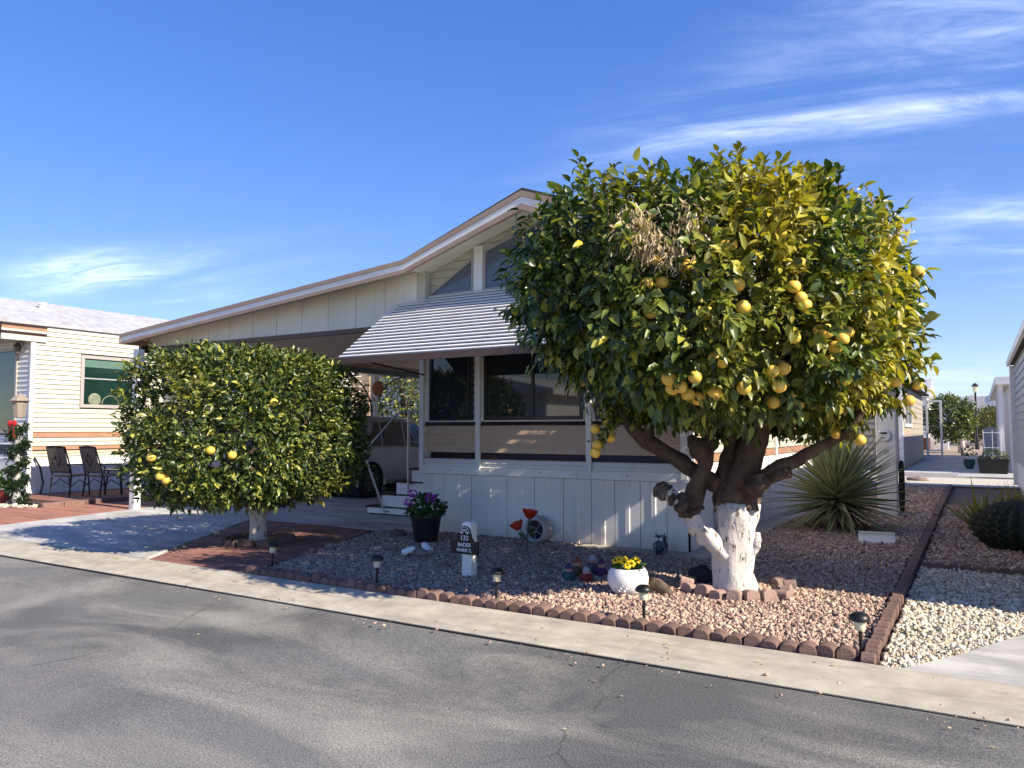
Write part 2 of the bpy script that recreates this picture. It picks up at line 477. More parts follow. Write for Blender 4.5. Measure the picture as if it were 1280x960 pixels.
def add_stain(m, scale, lo, hi, col, amount, stretch=(1, 1, 1)):
    n = m.node_tree.nodes; l = m.node_tree.links; b = n['Principled BSDF']
    src = b.inputs['Base Color'].links[0].from_socket
    t = n.new('ShaderNodeNewGeometry'); mp = n.new('ShaderNodeMapping'); mp.inputs['Scale'].default_value = stretch; l.new(t.outputs['Position'], mp.inputs[0])
    tx = n.new('ShaderNodeTexNoise'); tx.inputs['Scale'].default_value = scale; tx.inputs['Detail'].default_value = 9; tx.inputs['Roughness'].default_value = 0.72; tx.inputs['Distortion'].default_value = 0.6
    l.new(mp.outputs[0], tx.inputs['Vector'])
    r = n.new('ShaderNodeMapRange'); r.inputs[1].default_value = lo; r.inputs[2].default_value = hi; r.inputs[4].default_value = amount; l.new(tx.outputs['Fac'], r.inputs[0])
    mx = n.new('ShaderNodeMixRGB'); l.new(r.outputs[0], mx.inputs[0]); l.new(src, mx.inputs[1]); mx.inputs[2].default_value = (*col, 1)
    l.new(mx.outputs[0], b.inputs['Base Color'])
add_stain(M['kerb'], 1.6, 0.50, 0.66, (0.20, 0.175, 0.145), 0.55, (0.5, 2.2, 1))
add_stain(M['kerb'], 14, 0.62, 0.70, (0.16, 0.14, 0.12), 0.6)
add_stain(M['concrete'], 0.9, 0.50, 0.66, (0.20, 0.195, 0.185), 0.55, (0.8, 1.6, 1))
add_stain(M['infill'], 3.0, 0.52, 0.70, (0.50, 0.44, 0.33), 0.35, (3, 3, 0.35))
add_stain(M['siding_white'], 2.5, 0.54, 0.72, (0.46, 0.42, 0.35), 0.30, (2, 2, 0.5))
add_stain(M['slat'], 3.0, 0.52, 0.70, (0.40, 0.37, 0.32), 0.35)

def asphalt():
    m = bpy.data.materials.new('asphalt'); m.use_nodes = True
    n = m.node_tree.nodes; l = m.node_tree.links; b = n['Principled BSDF']
    b.inputs['Roughness'].default_value = 0.82; b.inputs['Specular IOR Level'].default_value = 0.35
    t = n.new('ShaderNodeTexCoord')
    def nz(scale, detail, rough, stretch=(1, 1, 1), rot=0.0, dist=0.0):
        mp = n.new('ShaderNodeMapping'); mp.inputs['Scale'].default_value = stretch; mp.inputs['Rotation'].default_value = (0, 0, rot)
        l.new(t.outputs['Object'], mp.inputs[0])
        x = n.new('ShaderNodeTexNoise'); x.inputs['Scale'].default_value = scale; x.inputs['Detail'].default_value = detail
        x.inputs['Roughness'].default_value = rough; x.inputs['Distortion'].default_value = dist
        l.new(mp.outputs[0], x.inputs['Vector']); return x.outputs['Fac']
    def mr(f, a, b_, c=0.0, d=1.0):
        r = n.new('ShaderNodeMapRange'); l.new(f, r.inputs[0]); r.inputs[1].default_value = a; r.inputs[2].default_value = b_
        r.inputs[3].default_value = c; r.inputs[4].default_value = d; return r.outputs[0]
    def mix(f, c1, c2, mode='MIX'):
        x = n.new('ShaderNodeMixRGB'); x.blend_type = mode
        if isinstance(f, float): x.inputs[0].default_value = f
        else: l.new(f, x.inputs[0])
        for i, c in ((1, c1), (2, c2)):
            if isinstance(c, tuple): x.inputs[i].default_value = (*c, 1)
            else: l.new(c, x.inputs[i])
        return x.outputs[0]
    dust = mr(nz(0.75, 5, 0.6, (0.6, 1.25, 1), 0.55, 0.8), 0.46, 0.68)
    tan = mr(nz(0.9, 5, 0.6, (0.9, 0.7, 1), 0.2, 0.6), 0.50, 0.80)
    patch = mr(nz(0.45, 3, 0.5, (1, 1, 1), 0.3, 0.4), 0.42, 0.60)
    c = mix(patch, (0.092, 0.094, 0.092), (0.150, 0.150, 0.143))
    c = mix(dust, c, (0.27, 0.258, 0.225))
    x = n.new('ShaderNodeMath'); x.operation = 'MULTIPLY'; l.new(tan, x.inputs[0]); x.inputs[1].default_value = 0.45
    c = mix(x.outputs[0], c, (0.235, 0.21, 0.175))
    grain = mr(nz(95, 4, 0.7), 0.34, 0.66, 0.45, 1.55)
    c = mix(1.0, c, grain, 'MULTIPLY')
    vor = n.new('ShaderNodeTexVoronoi'); vor.inputs['Scale'].default_value = 140; l.new(t.outputs['Object'], vor.inputs['Vector'])
    pit = mr(vor.outputs['Distance'], 0.05, 0.45, 0.40, 1.05)
    c = mix(1.0, c, pit, 'MULTIPLY')
    wp = n.new('ShaderNodeTexNoise'); wp.inputs['Scale'].default_value = 1.3; wp.inputs['Detail'].default_value = 6; l.new(t.outputs['Object'], wp.inputs['Vector'])
    wm = n.new('ShaderNodeMixRGB'); wm.blend_type = 'ADD'; wm.inputs[0].default_value = 0.55; l.new(t.outputs['Object'], wm.inputs[1]); l.new(wp.outputs['Color'], wm.inputs[2])
    cv = n.new('ShaderNodeTexVoronoi'); cv.feature = 'DISTANCE_TO_EDGE'; cv.inputs['Scale'].default_value = 0.42; l.new(wm.outputs[0], cv.inputs['Vector'])
    line = mr(cv.outputs['Distance'], 0.0015, 0.0055, 1.0, 0.0)
    msk = mr(nz(0.8, 4, 0.6), 0.50, 0.62)
    lm_ = n.new('ShaderNodeMath'); lm_.operation = 'MULTIPLY'; l.new(line, lm_.inputs[0]); l.new(msk, lm_.inputs[1])
    lk = n.new('ShaderNodeMath'); lk.operation = 'MULTIPLY'; l.new(lm_.outputs[0], lk.inputs[0]); lk.inputs[1].default_value = 0.65
    c = mix(lk.outputs[0], c, (0.045, 0.043, 0.040))
    l.new(c, b.inputs['Base Color'])
    ad = n.new('ShaderNodeMath'); ad.operation = 'ADD'; l.new(nz(110, 4, 0.7), ad.inputs[0]); l.new(vor.outputs['Distance'], ad.inputs[1])
    bp = n.new('ShaderNodeBump'); bp.inputs['Strength'].default_value = 0.3; bp.inputs['Distance'].default_value = 0.008
    l.new(ad.outputs[0], bp.inputs['Height']); l.new(bp.outputs[0], b.inputs['Normal'])
    return m
M['asphalt'] = asphalt()

PINK = [(0.0, (0.18, 0.105, 0.085)), (0.18, (0.31, 0.195, 0.155)), (0.4, (0.42, 0.285, 0.225)), (0.62, (0.49, 0.355, 0.275)),
        (0.82, (0.51, 0.39, 0.285)), (0.94, (0.58, 0.47, 0.35)), (1.0, (0.64, 0.55, 0.44))]
WHITE = [(0.0, (0.30, 0.23, 0.16)), (0.2, (0.48, 0.42, 0.32)), (0.5, (0.62, 0.57, 0.47)), (0.8, (0.72, 0.68, 0.58)), (0.93, (0.60, 0.44, 0.24)), (1.0, (0.78, 0.75, 0.68))]
M['gravel'] = ramp_island_mat('pink_gravel', PINK)
M['white_gravel'] = ramp_island_mat('white_gravel', WHITE)
CIT = [(0.0, (0.016, 0.036, 0.010)), (0.35, (0.032, 0.065, 0.014)), (0.65, (0.090, 0.140, 0.026)), (0.85, (0.21, 0.25, 0.042)), (1.0, (0.38, 0.36, 0.06))]
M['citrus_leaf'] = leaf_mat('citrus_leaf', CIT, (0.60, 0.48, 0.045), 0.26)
CIT2 = [(0.0, (0.016, 0.036, 0.010)), (0.4, (0.036, 0.066, 0.015)), (0.7, (0.105, 0.145, 0.030)), (0.88, (0.22, 0.25, 0.045)), (1.0, (0.42, 0.38, 0.07))]
M['hedge_leaf'] = leaf_mat('hedge_leaf', CIT2, (0.42, 0.36, 0.05), 0.18)
M['dead_leaf'] = leaf_mat('dead_leaf', [(0, (0.30, 0.21, 0.12)), (0.5, (0.52, 0.42, 0.26)), (1, (0.66, 0.57, 0.40))], (0.5, 0.4, 0.2), 0.2, 0.8)
M['far_leaf'] = leaf_mat('far_leaf', [(0, (0.03, 0.05, 0.014)), (0.5, (0.06, 0.09, 0.02)), (1, (0.12, 0.14, 0.035))], (0.35, 0.27, 0.06), 0.25)
M['yucca'] = leaf_mat('yucca_blade', [(0, (0.055, 0.085, 0.034)), (0.6, (0.12, 0.155, 0.065)), (1, (0.20, 0.23, 0.10))], (0.56, 0.55, 0.34), 0.10, 0.45)
M['grass_blade'] = leaf_mat('desert_blade', [(0, (0.08, 0.10, 0.03)), (0.6, (0.16, 0.18, 0.05)), (1, (0.26, 0.25, 0.09))], (0.4, 0.35, 0.1), 0.2, 0.5)
M['bark'] = mat('bark', (0.125, 0.085, 0.060), 0.9, col2=(0.045, 0.030, 0.022), scale=9, bump=0.9, bscale=22, stretch=(1, 1, 0.45))
M['fruit'] = mat('citrus_rind', (0.80, 0.54, 0.10), 0.5, col2=(0.77, 0.46, 0.06), scale=12, bump=0.15, bscale=160, obj_rand=0.12, spec=0.5)

def whitewash():
    m = bpy.data.materials.new('whitewash'); m.use_nodes = True
    n = m.node_tree.nodes; l = m.node_tree.links; b = n['Principled BSDF']; b.inputs['Roughness'].default_value = 0.85
    t = n.new('ShaderNodeTexCoord')
    mp = n.new('ShaderNodeMapping'); mp.inputs['Scale'].default_value = (1, 1, 0.35); l.new(t.outputs['Object'], mp.inputs[0])
    x = n.new('ShaderNodeTexNoise'); x.inputs['Scale'].default_value = 22; x.inputs['Detail'].default_value = 7; x.inputs['Roughness'].default_value = 0.7
    l.new(mp.outputs[0], x.inputs['Vector'])
    r = n.new('ShaderNodeMapRange'); r.inputs[1].default_value = 0.565; r.inputs[2].default_value = 0.63; l.new(x.outputs['Fac'], r.inputs[0])
    x2 = n.new('ShaderNodeTexNoise'); x2.inputs['Scale'].default_value = 6; x2.inputs['Detail'].default_value = 6; l.new(mp.outputs[0], x2.inputs['Vector'])
    c0 = n.new('ShaderNodeMixRGB'); l.new(x2.outputs['Fac'], c0.inputs[0]); c0.inputs[1].default_value = (0.72, 0.69, 0.65, 1); c0.inputs[2].default_value = (0.50, 0.45, 0.40, 1)
    mx = n.new('ShaderNodeMixRGB'); l.new(r.outputs[0], mx.inputs[0]); l.new(c0.outputs[0], mx.inputs[1]); mx.inputs[2].default_value = (0.10, 0.06, 0.04, 1)
    l.new(mx.outputs[0], b.inputs['Base Color'])
    bp = n.new('ShaderNodeBump'); bp.inputs['Strength'].default_value = 0.9; bp.inputs['Distance'].default_value = 0.02
    l.new(x.outputs['Fac'], bp.inputs['Height']); l.new(bp.outputs[0], b.inputs['Normal'])
    return m
M['whitewash'] = whitewash()

# ------------------------------------------------------------------ ground, road, paving
def sheet(name, poly, z, m, label, cat, kind='structure', th=0.0):
    b = MB()
    if th > 0: b.prism(poly, 'z', z - th, z)
    else: b.add([(x, y, z) for x, y in poly], [tuple(range(len(poly)))])
    o = b.build(name, m)
    return tag(o, label, cat, kind=kind)
sheet('ground', [(-400, -300), (400, -300), (400, 6000), (-400, 6000)], -0.012, M['earth'], 'bare tan desert ground around the homes', 'ground')
# road: finely divided so that its surface is not one plane
b = MB(); nx, ny = 120, 16
xs = np.linspace(-90, 60, nx + 1); ys = np.linspace(-2.2, 4.72, ny + 1)
vs = [(x, y, -0.004 + 0.012 * mnoise.noise(Vector((x * 0.35, y * 0.35, 0))) + 0.006 * (1 - abs(y - 1.3) / 3.5)) for y in ys for x in xs]
fs = [(j * (nx + 1) + i, j * (nx + 1) + i + 1, (j + 1) * (nx + 1) + i + 1, (j + 1) * (nx + 1) + i) for j in range(ny) for i in range(nx)]
b.add(vs, fs)
tag(b.build('road', M['asphalt'], smooth='all'), 'grey weathered asphalt street with dusty lighter patches', 'road', kind='structure')
# concrete ribbon kerb in poured lengths
KERB = thing('kerb', 'pale concrete ribbon kerb along the asphalt street', 'kerb'); KERB['kind'] = 'structure'
x = -60.0
kprof = [(4.70, -0.05), (4.70, 0.012), (4.74, 0.020), (5.06, 0.030), (5.29, 0.048), (5.29, -0.05)]
while x < 30:
    L = 3.05
    MB().prism(kprof, 'x', x + 0.004, x + L - 0.004).build('kerb_section', M['kerb'], KERB)
    x += L
tag(MB().box(-60, 30, 4.69, 4.71, -0.05, 0.007).build('kerb_joint', M['asphalt_joint'], KERB))
b = MB().box(-60, 30, -2.75, -2.2, -0.05, 0.03); 
tag(b.build('kerb', M['kerb']), 'concrete kerb on the opposite side of the street', 'kerb', kind='structure')

# driveway of three poured slabs
DR = thing('driveway', 'weathered grey concrete driveway with brushed streaks leading under the carport', 'driveway', (-11, 7, 0)); DR['kind'] = 'structure'
def slab(poly, name='slab', m='concrete', par=DR, z=0.05, th=0.09):
    return MB().prism(poly, 'z', z - th, z).build(name, M[m], par)
slab([(-8.12, 5.30), (-10.20, 8.52), (-13.28, 8.52), (-12.72, 5.9), (-12.62, 5.30)])
slab([(-7.43, 8.535), (-6.93, 8.535), (-6.93, 14.0), (-13.3, 14.0), (-13.3, 8.535)])
slab([(-6.93, 14.015), (-6.93, 21.0), (-13.3, 21.0), (-13.3, 14.015)])
MB().hexa([(-8.12, 5.293, 0.0), (-8.02, 5.293, 0.0), (-10.10, 8.52, 0), (-10.20, 8.52, 0), (-8.12, 5.293, 0.056), (-8.06, 5.293, 0.056), (-10.14, 8.52, 0.056), (-10.19, 8.52, 0.056)]).build('edge_strip', M['concrete'], DR)

# red pavers between driveway and gravel bed
def paving(name, label, poly, px, py, gap, mtl, z, ox=0.0, stagger=True, ang=0.0):
    root = thing(name, label, 'paving', (poly[0][0], poly[0][1], 0)); root['kind'] = 'structure'
    MB().prism(poly, 'z', -0.03, z - 0.012).build('joint_bed', M['paver_bed'], root)
    xs = [p[0] for p in poly]; ys = [p[1] for p in poly]
    ca, sa = math.cos(ang), math.sin(ang); cx0, cy0 = sum(xs) / len(xs), sum(ys) / len(ys)
    R = max(max(xs) - min(xs), max(ys) - min(ys)) * 0.75 + px
    j = 0; y = -R
    while y < R:
        x = -R + (0.5 * px if (j % 2 and stagger) else 0) + ox
        while x < R:
            q = [(x + gap, y + gap), (x + px - gap, y + gap), (x + px - gap, y + py - gap), (x + gap, y + py - gap)]
            q = [(cx0 + u * ca - v * sa, cy0 + u * sa + v * ca) for u, v in q]
            c = clip_poly(q, poly)
            if len(c) >= 3 and abs(area(c)) > 0.003:
                dz = random.uniform(-0.003, 0.003)
                MB().prism(c, 'z', -0.02, z + dz).build('paver', M[mtl], root)
            x += px
        y += py; j += 1
    return root
paving('paver_strip', 'dark red pavers around the clipped round citrus tree beside the driveway',
       [(-8.01, 5.31), (-6.42, 5.31), (-6.55, 6.0), (-6.93, 6.95), (-7.42, 8.515), (-10.06, 8.515)], 0.40, 0.20, 0.004, 'paver', 0.045, ang=math.radians(8))
paving('patio', 'orange red paved yard left of the concrete driveway',
       [(-17.0, 5.31), (-12.64, 5.31), (-12.74, 5.9), (-13.32, 8.6), (-13.32, 13.5), (-15.1, 13.5), (-15.1, 7.3), (-17.0, 6.9)], 0.60, 0.30, 0.005, 'paver_orange', 0.045) if False else None
paving('patio_paving', 'orange red paved strip left of the concrete driveway',
       [(-18.5, 5.31), (-12.64, 5.31), (-12.75, 5.9), (-13.31, 8.5), (-18.5, 6.0)], 0.62, 0.31, 0.004, 'paver_orange', 0.045)
paving('patio_paving', 'orange red paving running back beside the carport posts',
       [(-15.0, 7.70), (-13.32, 8.51), (-13.32, 14.0), (-15.0, 14.0)], 0.62, 0.31, 0.004, 'paver_orange', 0.044)
# raised patio under the chairs
root = thing('raised_patio', 'low raised red paved terrace under the black chairs', 'patio', (-16.2, 9, 0)); root['kind'] = 'structure'
MB().prism([(-15.02, 7.75), (-15.02, 14), (-17.4, 14), (-17.4, 8.0)], 'z', -0.03, 0.10).build('base', M['paver_bed'], root)
for i in range(18):
    yy = 8.15 + i * 0.325
    for k in range(4):
        MB().box(-17.38 + k * 0.575, -17.38 + k * 0.575 + 0.568, yy, yy + 0.318, 0.05, 0.115).build('paver', M['paver'], root)
for i in range(16):
    yy = 7.70 + i * 0.40
    MB().box(-15.02, -14.90, yy, yy + 0.39, -0.02, 0.13).build('brick', M['edging'], root, bevel=0.008)

# side slab by the house
sheet('house_slab', [(-2.95, 8.55), (-2.62, 8.55), (-2.62, 20.5), (-2.95, 20.5)], 0.055, M['slab'], 'narrow concrete strip along the house side wall', 'slab', th=0.08)
sheet('house_slab', [(-4.3, 8.62), (-2.962, 8.55), (-2.962, 8.93), (-4.3, 8.93)], 0.053, M['slab'], 'short concrete ledge at the house corner with the blue jar', 'slab', th=0.08)

# gravel beds
BED = [(-6.40, 5.43), (-0.70, 5.43), (-0.70, 8.6), (-2.62, 8.6), (-2.62, 8.56), (-4.3, 8.62), (-4.3, 8.88), (-6.93, 8.88), (-7.42, 8.50), (-6.95, 6.95), (-6.57, 6.0)]
SIDE = [(-2.62, 8.6), (-0.70, 8.6), (-0.70, 22.5), (-2.62, 22.5)]
RIGHT = [(-0.56, 9.34), (1.5, 9.34), (1.5, 22.5), (-0.56, 22.5)]
WBED = [(-0.56, 5.32), (-0.46, 5.30), (-0.31, 5.56), (-0.14, 5.86), (0.04, 6.25), (0.24, 6.66), (0.9, 7.4), (1.8, 7.9), (1.8, 9.24), (-0.56, 9.24)]
sheet('garden_bed', BED, 0.028, M['bed_earth'], 'brown earth beneath the pink gravel in the front bed', 'garden bed')
sheet('garden_bed', SIDE, 0.028, M['bed_earth'], 'brown earth beneath the pink gravel beside the house', 'garden bed')
sheet('garden_bed', RIGHT, 0.028, M['bed_earth'], 'brown earth beneath the gravel around the barrel cactus', 'garden bed')
sheet('garden_bed', WBED, 0.028, M['white_earth'], 'sandy earth beneath the white gravel patch', 'garden bed')
sheet('far_gravel', [(-9, 22.5), (6, 22.5), (6, 27.0), (-9, 27.0)], 0.03, M['far_white'], 'sunlit band of white gravel behind the side yard', 'gravel')
sheet('walkway', [(-0.45, 5.295), (3.5, 5.295), (3.5, 8.2), (0.9, 7.39), (0.25, 6.65), (0.05, 6.24), (-0.13, 5.85), (-0.30, 5.55)], 0.045, M['concrete'], 'pale stained concrete apron beside the white gravel', 'walkway', th=0.07)

ICO = np.array([(1, 0, 0), (-1, 0, 0), (0, 1, 0), (0, -1, 0), (0, 0, 1), (0, 0, -1), (0.7, 0.7, 0.35), (-0.7, -0.6, 0.4)], float)
IF = np.array([(0, 6, 4), (6, 2, 4), (2, 1, 4), (1, 7, 4), (7, 3, 4), (3, 0, 4), (6, 0, 5), (2, 6, 5), (1, 2, 5), (7, 1, 5), (3, 7, 5), (0, 3, 5)])
def gravel(name, label, poly, per_m2, size, z, m, cat='gravel'):
    xs = [p[0] for p in poly]; ys = [p[1] for p in poly]
    A = (max(xs) - min(xs)) * (max(ys) - min(ys)); n = int(A * per_m2)
    P = np.stack([rng.uniform(min(xs), max(xs), n), rng.uniform(min(ys), max(ys), n)], 1)
    P = P[inside(P, poly)]; n = len(P)
    s = size * np.exp(rng.normal(0, 0.36, n)); s = np.clip(s, size * 0.4, size * 2.6)
    base = ICO[None] * (1 + rng.uniform(-0.35, 0.35, (n, 8, 1)))
    base = base * (s[:, None] * np.array([1, 1, 1])[None] * np.stack([rng.uniform(0.8, 1.3, n), rng.uniform(0.6, 1, n), rng.uniform(0.45, 0.8, n)], 1))[:, None, :]
    # random rotation
    q = rng.normal(size=(n, 4)); q[:, 1:3] *= 0.45; q /= np.linalg.norm(q, axis=1)[:, None]
    w_, x_, y_, z_ = q.T
    Rm = np.stack([np.stack([1 - 2 * (y_**2 + z_**2), 2 * (x_ * y_ - z_ * w_), 2 * (x_ * z_ + y_ * w_)], 1),
                   np.stack([2 * (x_ * y_ + z_ * w_), 1 - 2 * (x_**2 + z_**2), 2 * (y_ * z_ - x_ * w_)], 1),
                   np.stack([2 * (x_ * z_ - y_ * w_), 2 * (y_ * z_ + x_ * w_), 1 - 2 * (x_**2 + y_**2)], 1)], 1)
    V = np.einsum('nij,nkj->nki', Rm, base)
    zz = z + s * 0.35 + rng.uniform(-0.004, 0.012, n)
    V[:, :, 0] += P[:, 0, None]; V[:, :, 1] += P[:, 1, None]; V[:, :, 2] += zz[:, None]
    Fa = (IF[None] + (np.arange(n) * 8)[:, None, None]).reshape(-1, 3)
    o = numpy_mesh(name, V.reshape(-1, 3), Fa, m)
    return tag(o, label, cat, kind='stuff')
gravel('gravel', 'pinkish brown crushed gravel covering the front garden bed', BED, 4300, 0.0125, 0.03, M['gravel'])
gravel('gravel', 'pinkish brown gravel beside the house between slab and border', [(-2.62, 8.6), (-0.70, 8.6), (-0.70, 14.0), (-2.62, 14.0)], 2700, 0.0145, 0.03, M['gravel'])
gravel('gravel', 'pinkish brown gravel behind the meter post', [(-2.62, 14.0), (-0.70, 14.0), (-0.70, 22.5), (-2.62, 22.5)], 1000, 0.022, 0.03, M['gravel'])
gravel('gravel', 'brown gravel around the barrel cactus', [(-0.56, 9.34), (1.3, 9.34), (1.3, 17.0), (-0.56, 17.0)], 2200, 0.0150, 0.03, M['gravel'])
gravel('stray_gravel', 'stray pebbles spilled on kerb and street edge', [(-6.5, 4.45), (1.2, 4.45), (1.2, 5.28), (-6.5, 5.28)], 26, 0.0085, 0.012, M['gravel'])
gravel('white_gravel', 'cream white gravel patch beside the concrete apron', WBED, 4000, 0.0130, 0.03, M['white_gravel'])

# scalloped edging blocks
def scallop_mesh(wd=0.113, dp=0.085, h=0.125):
    b = MB(); prof = [(-wd / 2, 0), (wd / 2, 0)]
    for k in range(7):
        t = math.pi * k / 6
        prof.append((wd / 2 * math.cos(t), h * 0.66 + h * 0.34 * math.sin(t)))
    b.prism(prof, 'y', -dp / 2, dp / 2)
    me = bpy.data.meshes.new('brick'); me.from_pydata(b.v, [], b.f); me.materials.append(M['edging'])
    import bmesh
    bm = bmesh.new(); bm.from_mesh(me); bmesh.ops.remove_doubles(bm, verts=bm.verts, dist=1e-5); bmesh.ops.recalc_face_normals(bm, faces=bm.faces)
    bmesh.ops.bevel(bm, geom=list(bm.edges), offset=0.006, segments=1, affect='EDGES', clamp_overlap=True); bm.to_mesh(me); bm.free()
    return me
SC = scallop_mesh()
ED = thing('garden_edging', 'row of scalloped reddish concrete blocks along the kerb', 'edging', (-3.5, 5.36, 0))
i = 0; x = -6.36
while x < -0.70:
    share('brick', SC, ED, (x, 5.365 + random.uniform(-0.006, 0.006), random.uniform(-0.014, 0.006) + 0.008), (random.uniform(-0.10, 0.10), random.uniform(-0.05, 0.05), random.uniform(-0.10, 0.10)), (1.0, random.uniform(1.1, 1.5), random.uniform(0.80, 0.95)))
    x += 0.1155 + (0.006 if i % 5 == 4 else 0); i += 1
ED2 = thing('garden_edging', 'border of reddish blocks between pink and white gravel', 'edging', (-0.63, 8, 0))
y = 5.36
while y < 14.5:
    share('brick', SC, ED2, (-0.63 + random.uniform(-0.006, 0.006), y, 0.0), (0, random.uniform(-0.05, 0.05), math.pi / 2 + random.uniform(-0.05, 0.05)), (1, 1, 0.78))
    y += 0.1165
MB().box(-0.68, -0.59, 14.46, 22.4, -0.02, 0.115).build('timber', M['wood_border'], ED2)
ED3 = thing('garden_edging', 'dark red low border between brown gravel and white gravel', 'edging', (0.5, 9.29, 0))
x = -0.50
while x < 1.6:
    share('brick', SC, ED3, (x, 9.29, -0.02), (0, 0, random.uniform(-0.05, 0.05))); x += 0.1155
MB().box(-4, 1.6, 22.42, 22.5, -0.02, 0.07).build('timber', M['wood_border'], ED3)

# ------------------------------------------------------------------ building helpers
def siding(parent, axis, plane, out, u0, u1, z0, z1, course, mfun, holes=(), ufun=None, depth=0.026, name='siding_board'):
    z = z0
    while z < z1 - 0.02:
        h = min(course, z1 - z); zm = z + h * 0.5
        a, c = (u0, u1) if ufun is None else ufun(zm)
        segs = [(a, c)]
        for (ha, hb, hz0, hz1) in holes:
            if hz0 - 0.01 < zm < hz1 + 0.01:
                ns = []
                for s0, s1 in segs:
                    if hb <= s0 or ha >= s1: ns.append((s0, s1)); continue
                    if ha > s0: ns.append((s0, ha))
                    if hb < s1: ns.append((hb, s1))
                segs = ns
        for s0, s1 in segs:
            if s1 - s0 < 0.02: continue
            poly = [(plane, z), (plane + out * depth, z), (plane + out * (depth * 0.2), z + h - 0.007), (plane, z + h - 0.007)]
            MB().prism(poly, 'x' if axis == 'x' else 'y', s0, s1).build(name, mfun(zm), parent)
        z += h
def window(parent, axis, plane, out, u0, u1, z0, z1, fm, gm, fw=0.05, proud=0.035, mull=(), rails=()):
    def bx(b, a, c, d0, d1, e, f):
        lo, hi = sorted((plane + out * d0, plane + out * d1))
        return b.box(a, c, lo, hi, e, f) if axis == 'x' else b.box(lo, hi, a, c, e, f)
    b = MB()
    bx(b, u0, u0 + fw, -0.02, proud, z0, z1); bx(b, u1 - fw, u1, -0.02, proud, z0, z1)
    bx(b, u0 + fw, u1 - fw, -0.02, proud, z1 - fw, z1); bx(b, u0 + fw, u1 - fw, -0.02, proud, z0, z0 + fw)
    for q in mull: bx(b, q - fw * 0.4, q + fw * 0.4, -0.02, proud - 0.006, z0 + fw, z1 - fw)
    for q in rails: bx(b, u0 + fw, u1 - fw, -0.02, proud - 0.009, q - fw * 0.4, q + fw * 0.4)
    fr = b.build('window', fm, parent)
    p = MB(); bx(p, u0 + fw * 0.6, u1 - fw * 0.6, -0.01, 0.008, z0 + fw * 0.6, z1 - fw * 0.6)
    p.build('pane', gm, fr)
    return fr

# ------------------------------------------------------------------ the house
HX0, HX1, HY0, HY1 = -6.92, -2.95, 8.90, 20.4
HOUSE = thing('mobile_home', 'white and tan park home with slatted window awning and white skirting panels', 'house', (-4.93, 14, 0))
PEAK = (-4.93, 4.60); EAVE_L = (-6.87, 3.90)
SL = (PEAK[1] - EAVE_L[1]) / (PEAK[0] - EAVE_L[0])
def roof_z(x): return PEAK[1] - SL * abs(x - PEAK[0])
EAVE_R = (-2.52, roof_z(-2.52))
# structural walls behind the siding
wp = [(HX0 + 0.02, 0.05), (HX1 - 0.02, 0.05), (HX1 - 0.02, roof_z(HX1) - 0.12), (PEAK[0], PEAK[1] - 0.14), (HX0 + 0.02, roof_z(HX0) - 0.12)]
MB().prism(wp, 'y', HY0 + 0.005, HY1).build('wall', M['siding_white'], HOUSE)
WIN1 = (-6.81, -6.03, 1.63, 2.66); WIN2 = (-5.86, -4.33, 1.63, 2.66); WIN3 = (-4.16, -3.02, 1.63, 2.66)
def front_m(z):
    if 1.085 < z < 1.19: return M['siding_brown']
    if 1.19 <= z < 1.56: return M['siding_tan']
    if 1.555 < z < 1.63: return M['siding_brown']
    return M['siding_white']
holes = [WIN1, WIN2, WIN3]
for z0, z1, c in ((0.97, 1.09, 0.06), (1.09, 1.185, 0.095), (1.185, 1.555, 0.1235), (1.555, 1.615, 0.06), (1.615, 3.40, 0.105)):
    siding(HOUSE, 'x', HY0, -1, HX0 + 0.03, HX1 - 0.03, z0, z1, c, front_m, holes)
gw1 = (-6.03, -5.86, 0, 0)
def gable_u(z):
    d = (PEAK[1] - 0.10 - z) / SL
    return max(HX0, PEAK[0] - d), min(HX1, PEAK[0] + d)
siding(HOUSE, 'x', HY0, -1, HX0, HX1, 3.40, 4.42, 0.105, lambda z: M['siding_cream'], ufun=gable_u)
def side_m(z):
    if 1.085 < z < 1.19 or 1.42 < z < 1.55: return M['siding_orange']
    if 1.19 <= z < 1.42: return M['siding_cream']
    return M['siding_white']
siding(HOUSE, 'y', HX1, 1, HY0 + 0.03, HY1, 0.97, 3.74, 0.115, side_m, [(11.2, 12.3, 1.7, 2.7), (15.0, 16.2, 1.7, 2.7)])
window(HOUSE, 'x', HY0, -1, *WIN1, M['win_black'], M['glass'], 0.045, 0.03, mull=(-6.12,))
w2 = window(HOUSE, 'x', HY0, -1, *WIN2, M['win_black'], M['glass'], 0.05, 0.03, mull=(-5.08,))
window(HOUSE, 'x', HY0, -1, *WIN3, M['win_black'], M['glass'], 0.05, 0.03)
window(HOUSE, 'y', HX1, 1, 11.2, 12.3, 1.7, 2.7, M['win_bronze'], M['glass'], 0.05)
window(HOUSE, 'y', HX1, 1, 15.0, 16.2, 1.7, 2.7, M['win_bronze'], M['glass'], 0.05)
